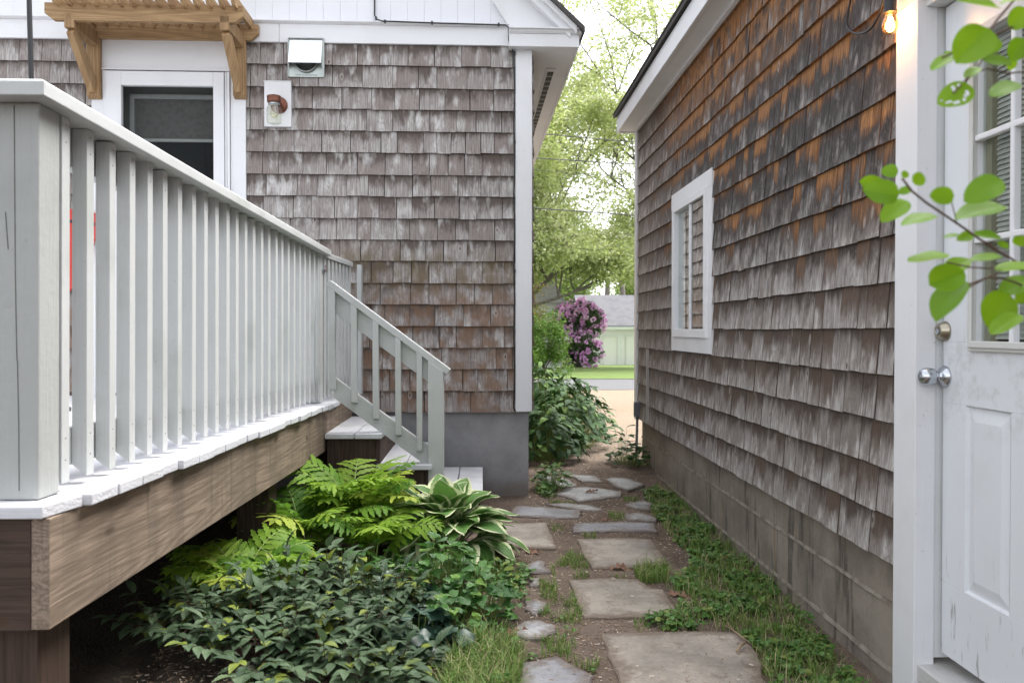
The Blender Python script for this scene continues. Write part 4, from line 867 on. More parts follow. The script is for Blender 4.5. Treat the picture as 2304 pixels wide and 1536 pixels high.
# ------------------------------------------------------------------ leaf shapes
def p_ovate(t, s): return max(.02, math.sin(math.pi * min(1, t ** .72)) ** .85)
def p_lance(t, s): return max(.02, math.sin(math.pi * t ** .9) ** 1.1)
def p_round(t, s): return max(.04, math.sqrt(max(0, 1 - (2 * t - 1) ** 2)))
def p_heart(t, s): return max(.03, (math.sin(math.pi * (t * .86 + .14) ** .62)) ** .9 if t > 0 else .45)
def p_serr(t, s): return max(.02, math.sin(math.pi * t ** .75) ** .9 * (1 + (.16 if int(t * 12) % 2 else -.06)))
def p_lobe(t, s): return max(.12, (math.sin(math.pi * (t * .9 + .06) ** .8)) ** .6 * (1 + .32 * math.sin(t * 26 + (0 if s > 0 else 1.5))))
UP = Vector((0, 0, 1))
def rdir(rr, zlo=-.2, zhi=.6):
    a = rr.random() * 2 * math.pi; return Vector((math.cos(a), math.sin(a), rr.uniform(zlo, zhi))).normalized()

FERN = m_leaf('bright_fern_green', (.28, .43, .045), (.085, .20, .022), (.42, .50, .08), .82, rough=.55, tr=.40, vein=.0, spec=.25)
FERNS = m_leaf('fern_stem_green', (.30, .38, .12), (.22, .30, .09), tr=0)
HOSTA = m_leaf('variegated_hosta_green', (.15, .30, .07), (.09, .20, .05), None, rough=.42, tr=.25, vein=.35, spec=.35, margin=(.74, .76, .48))
ASTI = m_leaf('dull_grey_green_leaf', (.125, .190, .100), (.048, .088, .042), (.24, .30, .04), .92, rough=.45, tr=.2, vein=.3, spec=.35)
ASTST = m_plain('red_brown_stem', (.07, .028, .02), .6)
VIOL = m_leaf('heart_leaf_green', (.10, .24, .045), (.042, .125, .030), (.19, .34, .06), .85, rough=.36, tr=.25, vein=.2, spec=.45)
GING = m_leaf('glossy_blue_green_leaf', (.045, .10, .065), (.025, .06, .042), None, rough=.38, tr=.08, vein=.0, spec=.5)
GRASS = m_leaf('grass_blade_green', (.21, .33, .07), (.11, .20, .04), (.46, .40, .22), .78, rough=.5, tr=.25, spec=.3)
WEED = m_leaf('weed_green', (.14, .28, .06), (.065, .15, .035), (.24, .30, .07), .85, rough=.42, tr=.25, vein=.1, spec=.35)
PACH = m_leaf('dark_pointed_leaf', (.050, .120, .024), (.018, .050, .013), (.13, .23, .045), .9, rough=.6, tr=.10, vein=.25, spec=.2)
TREEL = m_leaf('spring_tree_leaf', (.46, .51, .24), (.32, .40, .14), (.62, .63, .42), .6, rough=.6, tr=.45, spec=.2)
SHRB = m_leaf('shrub_leaf', (.15, .26, .045), (.09, .17, .03), (.24, .20, .05), .90, rough=.5, tr=.3, spec=.3)
RHOL = m_leaf('rhododendron_leaf', (.08, .15, .045), (.04, .085, .03), (.24, .28, .06), .88, rough=.4, tr=.15, spec=.4)
RHOF = m_leaf('purple_blossom', (.80, .46, .80), (.66, .30, .68), (.86, .64, .84), .6, rough=.6, tr=.3, spec=.2)
ASPN = m_leaf('young_aspen_leaf', (.23, .41, .016), (.085, .21, .010), None, rough=.45, tr=.38, trc=(.34, .58, .01), vein=.14, spec=.3)
BARK = m_plain('grey_brown_bark', (.10, .085, .07), .9, ns=14, c2=(.19, .17, .15), bump=.8)

def frond(mb, st, rr, base, d, L, rise, npair=8, lean=.5):
    """a sensitive-fern frond: bare stalk, then pairs of wavy lobes along an arching rachis"""
    d = Vector((d[0], d[1], 0)).normalized(); side = Vector((d.y, -d.x, 0)); path = []; N = 14
    tip = L * .62
    for i in range(N + 1):
        t = i / N; path.append(base + d * (L * (.10 * t + .85 * t ** 2.0)) + UP * (rise * math.sin(min(t * 1.22, 1.5)) * 1.0 - .10 * L * max(0, t - .7) ** 2 * 10))
    st.tube(path, [.0032 * (1 - .7 * i / N) + .0006 for i in range(N + 1)], 5, (rr.random(), .2, .5))
    tw = rr.uniform(-.35, .35); c = (rr.random(), rr.random() * .95, rr.random()); fl = L * rr.uniform(.44, .54)
    for i in range(npair):
        t = .42 + .56 * i / (npair - 1); x = t * N; q = int(min(x, N - 1)); p = path[q].lerp(path[q + 1], x - q); tan = (path[q + 1] - path[q]).normalized()
        s2 = (side + UP * tw).normalized(); nrm = s2.cross(tan).normalized(); nrm = nrm if nrm.z > 0 else -nrm
        ll = fl * (.62 + .38 * math.sin(math.pi * min(1, .25 + .75 * i / npair)) if i < npair * .6 else 1.0 * (1 - (i / npair - .6) / .48)); ll = max(ll, fl * .16)
        for s_ in (-1, 1):
            dd = s2 * s_ + tan * (.38 + .5 * i / npair) + UP * rr.uniform(-.06, .10)
            mb.leaf(p - dd.normalized() * .004, dd, nrm, ll * rr.uniform(.9, 1.08), L * .086 * rr.uniform(.85, 1.15), p_lobe, 11, .14, rr.uniform(.12, .4), (min(1, max(0, c[0] + rr.uniform(-.2, .2))), c[1], c[2]), 2, .06)
    p = path[-1]; tan = (path[-1] - path[-2]).normalized(); mb.leaf(p - tan * .01, tan, UP, L * .16, L * .08, p_lobe, 7, .1, .3, c)

def fern(x, y, fronds, lab, seed, sc=1.0):
    rr = random.Random(seed); z = gz(x, y); root = thing('fern', lab, 'fern', (x, y, z), group='bright ferns under the deck edge'); mb, st = MB(), MB()
    for (ang, L, rise) in fronds: frond(mb, st, rr, Vector((rr.uniform(-.05, .05), rr.uniform(-.05, .05), 0)), (math.cos(R(ang)), math.sin(R(ang))), L * sc, rise * sc, rr.choice((8, 9, 10)))
    mb.build('fronds', FERN, root, smooth=True); st.build('stalks', FERNS, root, smooth=True); return root
def fan(rr, n, a0, a1, L0, L1, r0, r1): return [(a0 + (a1 - a0) * (i + rr.random() * .7) / n, rr.uniform(L0, L1), rr.uniform(r0, r1)) for i in range(n)]
r_ = random.Random(77)
fern(-.62, 4.22, fan(r_, 22, 0, 360, .26, .36, .36, .50), 'tallest bright green fern, in front of the steps left of the hosta', 1)
fern(-.80, 3.98, fan(r_, 18, 0, 360, .26, .36, .26, .38), 'broad bright fern below the deck board, between two other ferns', 2)
fern(-.52, 3.92, fan(r_, 12, 120, 420, .22, .30, .22, .34), 'small bright fern arching over the dark gap beside the hosta', 3)
fern(-1.00, 3.62, fan(r_, 11, 0, 360, .26, .36, .12, .24), 'low fern deep under the deck edge, furthest left of the ferns', 4)
fern(-.93, 3.36, fan(r_, 15, 0, 360, .22, .30, .20, .29), 'low yellow green fern rising behind the dull green shrub', 5)

# hosta
hx, hy = PZ(998, 1262, .03).x, PZ(998, 1258, .03).y + .12
root = thing('hosta', 'variegated hosta with cream edged leaves beside the path', 'hosta', (hx, hy, gz(hx, hy))); mb, st = MB(), MB(); rr = random.Random(9)
for ringn, (n, el, L, hgt, W) in enumerate(((10, 74, .20, .25, .14), (18, 50, .23, .22, .17), (26, 24, .25, .17, .18), (24, 4, .25, .11, .175))):
    for i in range(n):
        a = 2 * math.pi * (i + rr.random() * .7) / n; d = Vector((math.cos(a), math.sin(a), 0)); e = R(el + rr.uniform(-10, 10)); rad = .03 + ringn * .035
        p1 = d * rad * 1.3 + UP * hgt * rr.uniform(.8, 1.15); st.tube([Vector((0, 0, -.01)) + d * .015, d * rad * .7 + UP * hgt * .5, p1], [.005, .004, .003], 5)
        mb.leaf(p1, d * math.cos(e) + UP * math.sin(e) + Vector((rr.uniform(-.25, .25), rr.uniform(-.25, .25), 0)), UP, L * rr.uniform(.8, 1.12), W * rr.uniform(.85, 1.15), p_ovate, 9, .22, rr.uniform(.25, .6), None, 6, .06)
mb.build('leaves', HOSTA, root, smooth=True); st.build('stalks', FERNS, root, smooth=True)

# dull green shrubs with toothed leaflets on red-brown stems
def astilbe(x, y, h, spread, n, lab, seed):
    rr = random.Random(seed); root = thing('leafy_shrub', lab, 'shrub', (x, y, gz(x, y)), group='dull green leafy shrubs in the bed'); mb, st = MB(), MB()
    for i in range(n):
        a = rr.random() * 2 * math.pi; q = rr.random() ** .6; r0 = spread * q; hh = h * (1 - .42 * q * q) * rr.uniform(.72, 1.08)
        p0 = Vector((math.cos(a) * r0 * .4, math.sin(a) * r0 * .4, -.01)); p1 = Vector((math.cos(a) * r0, math.sin(a) * r0, hh)); pm = (p0 + p1) / 2 + Vector((0, 0, hh * .12))
        st.tube([p0, pm, p1], [.0026, .002, .0012], 5)
        c0 = rr.random()
        for nd in (.62, .82, 1.0):
            p = p0.lerp(pm, nd * 2) if nd < .5 else pm.lerp(p1, (nd - .5) * 2); a1 = rr.random() * 6.28
            for br in range(2 if nd < 1 else 1):
                od = Vector((math.cos(a1 + br * 3.1), math.sin(a1 + br * 3.1), rr.uniform(.05, .5))).normalized() if nd < 1 else (p1 - pm).normalized() + Vector((rr.uniform(-.4, .4), rr.uniform(-.4, .4), 0))
                od.normalize(); bl = rr.uniform(.04, .075); pe = p + od * bl; st.tube([p, pe], [.0014, .0010], 4); sd_ = od.cross(UP).normalized()
                cc_ = (min(1, max(0, c0 + rr.uniform(-.3, .3))), rr.random(), rr.random())
                mb.leaf(pe, od + UP * rr.uniform(-.2, .2), UP, rr.uniform(.058, .088), rr.uniform(.026, .036), p_serr, 12, .22, .35, cc_)
                for t_ in ((.35, .85) if rr.random() < .8 else (.75,)):
                    for s_ in (-1, 1): mb.leaf(p + od * bl * t_, od * .5 + sd_ * s_ + UP * rr.uniform(-.2, .25), UP, rr.uniform(.042, .066), rr.uniform(.022, .032), p_serr, 12, .2, .4, (cc_[0], rr.random(), 0))
    mb.build('leaves', ASTI, root, smooth=True); st.build('stems', ASTST, root); return root
def gp(px, py, z=0.0): p = PZ(px, py, z); return p.x, p.y
astilbe(-.98, 2.95, .17, .24, 14, 'dull green shrub furthest left, reaching into the dark under the deck', 31)
astilbe(-.72, 2.82, .18, .26, 16, 'dull green shrub at the bottom edge, with dark soil to its left', 32)
astilbe(-.66, 3.12, .25, .25, 24, 'tallest dull green shrub, with a reddish young shoot, in front of the low ferns', 33)
astilbe(-.45, 2.92, .20, .25, 16, 'dull green shrub in the middle of the bed, left of the glossy round leaves', 34)
astilbe(-.52, 2.60, .14, .22, 14, 'dull green shrub cut off by the bottom edge of the picture', 35)
astilbe(-.38, 3.18, .18, .17, 15, 'smaller dull green shrub reaching right towards the heart leaved plants', 36)
astilbe(-.26, 2.68, .10, .13, 12, 'small dull green shrub at the bottom edge beside the grass', 37)

def clump(name, lab, cat, mat, x, y, h, spread, n, L, W, prof, seed, grp=None, el=(-.1, .6), fold=.15, droop=.3, nseg=6, flat=.5, wave=.05, nc=2, stm=FERNS):
    rr = random.Random(seed); root = thing(name, lab, cat, (x, y, gz(x, y)), group=grp); mb, st = MB(), MB()
    for i in range(n):
        a = rr.random() * 2 * math.pi; q = rr.random() ** .55; hh = h * (1 - .75 * q ** 2.2) * rr.uniform(.55, 1.05); p = Vector((math.cos(a) * spread * q, math.sin(a) * spread * q, max(.012, hh)))
        st.tube([Vector((p.x * .45, p.y * .45, -.01)), Vector((p.x * .85, p.y * .85, hh * .6)), p], [.0018, .0015, .001], 4)
        a2 = a + rr.uniform(-1.3, 1.3); d = Vector((math.cos(a2), math.sin(a2), rr.uniform(*el)))
        nrm = (UP + Vector((math.cos(a), math.sin(a), 0)) * q * flat + Vector((rr.uniform(-.4, .4), rr.uniform(-.4, .4), 0))).normalized()
        mb.leaf(p, d, nrm, L * rr.uniform(.65, 1.15), W * rr.uniform(.7, 1.15), prof, nseg, fold, droop * rr.uniform(.4, 1.3), None, nc, wave)
    mb.build('leaves', mat, root, smooth=True); st.build('stems', stm, root); return root
HG = 'heart leaved plants in front of the hosta'
clump('heart_leaf_plant', 'heart leaved plant directly below the hosta, tallest of its group', 'plant', VIOL, -.16, 3.52, .27, .17, 120, .062, .058, p_heart, 41, HG)
clump('heart_leaf_plant', 'heart leaved plant spilling onto the bare soil beside the white quartz stones', 'plant', VIOL, -.02, 3.34, .19, .16, 120, .058, .052, p_heart, 42, HG)
clump('heart_leaf_plant', 'lowest heart leaved plant, next to the grass tufts', 'plant', VIOL, -.14, 3.14, .15, .13, 80, .05, .048, p_heart, 43, HG)
clump('ginger_plant', 'glossy dark round leaved plant between the shrub and the heart leaved plants', 'plant', GING, -.24, 2.96, .15, .16, 46, .085, .095, p_round, 44, 'glossy dark round leaved plants', (-.1, .3), .12, .4, 8, .6, .07, 4)
clump('ginger_plant', 'glossy dark round leaved plant half hidden behind the dull green shrubs', 'plant', GING, -.34, 3.42, .15, .16, 34, .085, .095, p_round, 45, 'glossy dark round leaved plants', (-.1, .3), .12, .4, 8, .6, .07, 4)
clump('shade_plant', 'low dark leafy plant in the shade below the ferns', 'plant', VIOL, -.50, 3.62, .20, .22, 90, .055, .04, p_ovate, 46)
clump('edge_plant', 'low leafy weed clump under the right side of the hosta', 'plant', WEED, .07, 3.85, .09, .16, 120, .04, .03, p_ovate, 47)

# pointed-leaf bushes along the house side
for i, (x, y, h, sp, n, lab) in enumerate((( .56, 7.35, .50, .30, 190, 'dark green pointed leaf bush nearest the grey foundation corner'), (.78, 8.1, .60, .42, 230, 'dark green pointed leaf bush second along the house side, overhanging the path'), (.92, 8.95, .64, .46, 230, 'dark green pointed leaf bush third along the house side, widest towards the path'), (.70, 9.9, .76, .50, 220, 'dark green pointed leaf bush furthest along the house side'), (.62, 8.5, .70, .30, 150, 'tallest dark green pointed leaf bush, close against the house side'))):
    clump('leafy_bush', lab, 'bush', PACH, x, y, h, sp, int(n * 1.5), .145, .058, p_lance, 60 + i, 'dark green bushes along the house side', (-.5, .25), .18, .5, 7, .9, .05)
clump('corner_weed', 'bright green weed growing at the foot of the grey foundation corner', 'weed', WEED, .50, 6.0, .20, .14, 60, .07, .055, p_heart, 70)
clump('corner_weed', 'green weed growing round the foot of the conduit', 'weed', PACH, 1.27, 7.15, .16, .20, 80, .085, .045, p_ovate, 71)
clump('corner_weed', 'tall thin weed standing just left of the conduit', 'weed', PACH, 1.22, 7.35, .34, .10, 22, .085, .04, p_ovate, 72)

# ------------------------------------------------------------------ grass and small weeds on the ground
strip = zc([(1000,262),(1090,215),(1260,270),(1420,390),(1560,520),(1700,640),(1830,760),(1970,900),(2150,1080),(2380,1330),(2700,1650),(1900,1700),(1800,1500),(1690,1260),(1600,1190),(1230,1195),(1050,1180),(1010,1110),(1205,1090),(1250,990),(1120,900),(1290,800),(1330,680),(1220,580),(1120,480),(1100,440),(1050,400)])
p1 = zc([(940,800),(1000,720),(1080,715),(1150,790),(1160,880),(960,890)]); p2 = zc([(400,790),(520,690),(640,700),(640,850),(420,860)]); p3 = zc([(325,870),(440,880),(440,980),(330,970)])
p4 = zc([(330,1060),(470,960),(590,960),(590,1040),(640,1180),(720,1400),(680,1450),(430,1340),(210,1390),(190,1530),(150,1700),(-250,1700),(-330,1500),(-200,1380),(-60,1290),(80,1290),(250,1260),(440,1200),(420,1130),(330,1110)])
p5 = zc([(-250,1300),(-40,1230),(100,1260),(230,1330),(200,1520),(150,1700),(-350,1700)]); p6 = zc([(380,350),(560,360),(540,385),(400,370)]); p7 = zc([(300,250),(420,240),(440,330),(380,340),(300,310)]); p8 = zc([(760,430),(860,425),(880,475),(780,480)]); p9 = zc([(400,510),(480,515),(490,550),(410,545)]); p10 = zc([(600,560),(690,560),(700,600),(620,602)])
p11 = zc([(800,830),(890,830),(880,862),(800,862)]); p12 = zc([(860,320),(960,300),(980,320),(880,350)]); p13 = zc([(930,1130),(1020,1130),(1030,1195),(950,1205)]); p14 = zc([(-40,700),(200,820),(260,900),(250,1000),(60,990),(0,880)])
def onstone(x, y): return any(inpoly((x, y), P) for P in stone_polys)
rr = random.Random(101); gmb = MB(); cnt = 0
def blade(x, y, h, lean=.5, wd=.0028):
    a = rr.random() * 6.283; d = Vector((math.cos(a), math.sin(a), 0)); s_ = Vector((-d.y, d.x, 0)) * wd / 2; z = gz(x, y) - .003; p = Vector((x, y, z)); c = (rr.random(), rr.random(), 0)
    p1_ = p + d * (h * lean * .3) + UP * h * .55; p2_ = p + d * (h * lean) + UP * h * (1 - lean * .35); b0 = len(gmb.v); gmb.v.extend([p - s_, p + s_, p1_ + s_ * .8, p1_ - s_ * .8, p2_]); gmb.face([b0, b0+1, b0+2, b0+3], [(-1, 0), (1, 0), (1, .5), (-1, .5)], c); gmb.face([b0+3, b0+2, b0+4], [(-1, .5), (1, .5), (0, 1)], c)
def fillg(poly, dens, h0, h1, clumpy=.0, over=.04):
    global cnt
    xs_ = [p[0] for p in poly]; ys_ = [p[1] for p in poly]; A_ = (max(xs_) - min(xs_)) * (max(ys_) - min(ys_))
    for i in range(int(A_ * dens)):
        x, y = rr.uniform(min(xs_), max(xs_)), rr.uniform(min(ys_), max(ys_))
        if not inpoly((x, y), poly): continue
        if clumpy and mnoise.noise(Vector((x * 9, y * 9, 5))) < clumpy * rr.uniform(.2, 1.2) - .15: continue
        if onstone(x, y) and rr.random() < .96: continue
        blade(x, y, rr.uniform(h0, h1), rr.uniform(.25, .95), rr.uniform(.0022, .0038))
fillg(strip, 13000, .02, .065, .50); fillg(strip, 1800, .05, .11, .0); fillg(p1, 22000, .03, .085); fillg(p2, 16000, .02, .06, .1); fillg(p3, 18000, .02, .055); fillg(p4, 14000, .02, .06, .30); fillg(p5, 16000, .05, .13)
for p_ in (p6, p7, p8, p9, p10, p11, p12, p13): fillg(p_, 9000, .015, .045)
fillg(p14, 9000, .02, .07, .1)
tag(gmb.build('grass', GRASS, None), 'thin green grass growing along the shed base and between the stones', 'grass', kind='stuff')
wmb = MB()
def fillw(poly, dens, h0, h1, sz, thr=.0):
    xs_ = [p[0] for p in poly]; ys_ = [p[1] for p in poly]; A_ = (max(xs_) - min(xs_)) * (max(ys_) - min(ys_))
    for i in range(int(A_ * dens)):
        x, y = rr.uniform(min(xs_), max(xs_)), rr.uniform(min(ys_), max(ys_))
        if not inpoly((x, y), poly) or mnoise.noise(Vector((x * 6, y * 6, 8))) < thr or onstone(x, y) and rr.random() < .93: continue
        hh = rr.uniform(h0, h1) * (1 + .8 * mnoise.noise(Vector((x * 7, y * 7, 2)))); z = gz(x, y); n_ = rr.choice((1, 3, 3)); c = (rr.random(), rr.random(), 0)
        for q in range(n_): a = rr.random() * 6.28; wmb.leaf((x, y, z + hh), (math.cos(a), math.sin(a), rr.uniform(-.1, .35)), UP + Vector((rr.uniform(-.5, .5), rr.uniform(-.5, .5), 0)), sz * rr.uniform(.6, 1.2), sz * rr.uniform(.55, 1.1), p_round if rr.random() < .7 else p_ovate, 4, .15, .3, c)
fillw(strip, 4200, .008, .04, .025, .02); fillw(p14, 2500, .01, .05, .022); fillw(p5, 900, .02, .06, .024); fillw(p4, 500, .005, .03, .016, .0); fillw(p7, 2500, .01, .05, .024)
tag(wmb.build('ground_cover', WEED, None), 'small round leaved weeds creeping along the shed base', 'ground cover', kind='stuff')
# litter: chips, bits of bark and straw
lmb = MB(); LIT = m_leaf('dry_litter', (.36, .26, .18), (.15, .105, .075), (.60, .52, .42), .76, rough=.9, tr=0, spec=.1)
for i in range(26000):
    y = 2.55 + 6.5 * rr.random() ** 1.4; x = rr.uniform(-1.1 if y < 4.6 else .3, 1.37)
    st_ = onstone(x, y)
    if st_ and rr.random() < .86: continue
    z = gz(x, y) + (.022 if st_ else .003); a = rr.random() * 6.28; L = rr.uniform(.005, .02) if rr.random() < .85 else rr.uniform(.03, .06); wd = rr.uniform(.002, .007) if L < .021 else .0014
    if L > .03 and y > 6: L *= .5
    lmb.leaf((x, y, z), (math.cos(a), math.sin(a), rr.uniform(-.05, .25)), UP + Vector((rr.uniform(-.4, .4), rr.uniform(-.4, .4), 0)), L, wd, lambda t, s: .8, 1, .2, .1)
tag(lmb.build('litter', LIT, None), 'wood chips and dry bits scattered over the soil', 'litter', kind='stuff')
DRY = m_leaf('dry_oak_leaf', (.30, .17, .115), (.20, .11, .075), None, rough=.7, tr=.1, vein=.3, spec=.3)
def p_oak(t, s): return max(.08, math.sin(math.pi * min(1, t + .05)) ** .7 * (.62 + .42 * math.sin(t * 24 + s)))
for (px, py, L, ang, lab, z_) in ((1372, 1283, .12, 5, 'dry oak leaf lying against the near edge of the tan flagstone', .008), (1505, 1340, .10, -30, 'curled dry leaf beside the notched flagstone', .01), (1140, 1432, .12, 10, 'dark curled dry leaf beside the larger white quartz stone', .01), (1345, 1112, .10, 200, 'pale dry leaf lying on the broad slate in the middle', .024), (1640, 1228, .08, 120, 'small dry leaf lying in the green strip by the block wall', .03), (1352, 1172, .09, 20, 'dry leaf between the two long slate slabs', .008), (1215, 1245, .10, 160, 'dry leaf on soil just in front of the left tan flagstone', .008)):
    x, y = gp(px, py); mb = MB(); mb.leaf((0, 0, 0), (math.cos(R(ang)), math.sin(R(ang)), .12), (0, -.3, 1), L, L * .55, p_oak, 14, .3, .25, None, 4, .12)
    o = mb.build('dry_leaf', DRY, None, smooth=True); o.location = (x, y, gz(x, y) + z_); tag(o, lab, 'dry leaf', 'dry fallen leaves on the path')
for (px, py, px2, py2, lab) in ((1632, 1418, 1692, 1462, 'thin forked twig lying on the largest flagstone'), (1658, 1480, 1678, 1460, 'short straw coloured stick on the right corner of the largest flagstone')):
    x, y = gp(px, py); x2, y2 = gp(px2, py2); mb = MB(); z_ = .028; fat = .0022 if px == 1632 else .005; mb.tube([Vector((0, 0, 0)), Vector(((x2 - x) * .5, (y2 - y) * .5 + .006, .003)), Vector((x2 - x, y2 - y, 0))], [fat, fat, fat * .6], 6)
    if px == 1632: mb.tube([Vector(((x2 - x) * .3, (y2 - y) * .3, .002)), Vector((.02, .09, .004))], [.0015, .0008], 5)
    o = mb.build('twig', m_plain('straw_twig', (.34, .25, .15), .8), None, smooth=True); o.location = (x, y, gz(x, y) + z_); tag(o, lab, 'twig')

# ------------------------------------------------------------------ beyond: garage, house, bushes, trees, wires
import numpy as np
GD = 47.0; gl, gr = PY(1305, 700, GD).x, PY(1530, 700, GD).x; gze = PY(1400, 735, GD).z; gzr = PY(1400, 666, GD + 3).z; gg = -.92
gar = thing('garage', 'pale green clapboard garage with a grey roof beyond the road', 'garage', ((gl + gr) / 2, GD, gg)); ox = (gl + gr) / 2
k = NT('mint_clapboard'); o_ = k.coord('World'); P_ = k.sep(o_); wv = k.math('FRACT', k.math('MULTIPLY', P_[2], 8.5)); GARM = k.fin(k.mix(k.math('MULTIPLY', k.step(wv, .82, .95), .35), (.82, .80, .81), (.68, .67, .68)), .6, spec=.2)
b = MB(); b.box((gl + .4 - ox, 0, -.4), (gr - ox, 6, gze - gg)); b.build('wall', GARM, gar)
b = MB(); yy = 0
def gq(b, x0, x1): b.hexa([(x0, -.25, gze - gg - .02), (x1, -.25, gze - gg - .02), (x1, 3, gzr - gg - .02), (x0, 3, gzr - gg - .02), (x0, -.25, gze - gg + .06), (x1, -.25, gze - gg + .06), (x1, 3, gzr - gg + .06), (x0, 3, gzr - gg + .06)]); b.hexa([(x0, 3, gzr - gg - .02), (x1, 3, gzr - gg - .02), (x1, 6.25, gze - gg - .02), (x0, 6.25, gze - gg - .02), (x0, 3, gzr - gg + .06), (x1, 3, gzr - gg + .06), (x1, 6.25, gze - gg + .06), (x0, 6.25, gze - gg + .06)])
gq(b, gl - ox, gr + .3 - ox); b.build('roof', m_plain('pale_grey_roof', (.15, .15, .165), .9, ns=3, c2=(.12, .12, .135)), gar)
b = MB(); b.box((gl - ox, -.30, gze - gg - .16), (gr + .3 - ox, -.252, gze - gg + .0)); b.build('gutter', WHITE, gar)
dl, dr = PY(1358, 780, GD).x - ox, PY(1408, 780, GD).x - ox; dt = PY(1390, 757, GD).z - gg
b = MB(); b.box((dl - .08, -.05, -.1), (dl, .02, dt)); b.box((dr, -.05, -.1), (dr + .08, .02, dt)); b.box((dl - .3, -.055, dt), (dr + .35, .02, dt + .09)); b.box(((dl + dr) / 2 + .15, -.05, -.1), ((dl + dr) / 2 + .40, .02, dt)); b.build('door_trim', WHITE, gar)
# grey shingled house far left behind the bushes
HD = 40.0; p = PY(1215, 680, HD)
fh = thing('far_house', 'grey roofed white house mostly hidden behind the bushes', 'house', (p.x - 1, HD, -.7)); a = Vector((p.x - 1, 0, -.7))
x0, x1 = PY(1120, 680, HD).x - a.x, PY(1274, 680, HD).x - a.x; ze, zt = PY(1270, 682, HD).z - a.z, PY(1245, 622, HD).z - a.z
b = MB(); b.box((x0 + .15, 0, -.6), (x1 - .2, 7, ze)); b.build('wall', WSIDE, fh)
b = MB(); b.prism([(x0 - .0, -.2, ze), (x1, -.2, ze), (PY(1248, 620, HD).x - a.x, 1.6, zt), (x0 + .4, 1.6, zt)], (0, .1, 0)); b.prism([(x1, -.2, ze), (x1, 7, ze), (PY(1248, 620, HD).x - a.x, 5.4, zt), (PY(1248, 620, HD).x - a.x, 1.6, zt)], (-.08, 0, .02)); b.prism([(x0, 7, ze), (x0 + .4, 5.4, zt), (PY(1248, 620, HD).x - a.x, 5.4, zt), (x1, 7, ze)], (0, .1, 0)); b.build('roof', m_plain('grey_shingled_roof', (.20, .195, .20), .9, ns=5, c2=(.13, .125, .13)), fh)

class Leaves:                                                       # many small folded leaves in one mesh
    def __init__(s): s.c = []; s.r = []
    def add(s, p, r): s.c.append(tuple(p)); s.r.append(r)
def leafcloud(name, mat, parent, pts, size, seed, aspect=.5, hang=.3, tone=None):
    rs = np.random.RandomState(seed); P = np.array(pts, dtype=np.float64); n = len(P)
    d = rs.normal(size=(n, 3)); d[:, 2] = d[:, 2] * .6 - hang; d /= np.linalg.norm(d, axis=1)[:, None]
    q = rs.normal(size=(n, 3)); q[:, 2] += .8; s_ = np.cross(d, q); s_ /= np.linalg.norm(s_, axis=1)[:, None] + 1e-9
    L = size * rs.uniform(.6, 1.3, n)[:, None]; W = L * aspect * .5; nn = np.cross(s_, d)
    v = np.stack([P, P + d * L * .5 + s_ * W + nn * W * .3, P + d * L, P + d * L * .5 - s_ * W + nn * W * .3], axis=1).reshape(-1, 3)
    me = bpy.data.meshes.new(name); me.vertices.add(4 * n); me.vertices.foreach_set('co', v.ravel()); me.loops.add(4 * n); me.loops.foreach_set('vertex_index', np.arange(4 * n)); me.polygons.add(n); me.polygons.foreach_set('loop_start', np.arange(0, 4 * n, 4)); me.polygons.foreach_set('loop_total', np.full(n, 4))
    me.update(calc_edges=True); uvl = me.uv_layers.new(name='UVMap'); uvl.data.foreach_set('uv', np.tile(np.array([0, 0, 1, .5, 0, 1, -1, .5], dtype=np.float32), n))
    ca = me.color_attributes.new(name='Col', type='FLOAT_COLOR', domain='CORNER'); c = np.ones((n, 4)); c[:, 0] = rs.rand(n); c[:, 1] = rs.rand(n)
    if tone is not None: c[:, 0] = np.clip(np.array(tone) + rs.uniform(-.25, .25, n), 0, 1); c[:, 1] = np.clip(c[:, 1] * .6 + .45 * np.array(tone), 0, 1)
    ca.data.foreach_set('color', np.repeat(c, 4, axis=0).ravel()); me.materials.append(mat)
    o = bpy.data.objects.new(name, me); COL.objects.link(o); o.parent = parent; return o
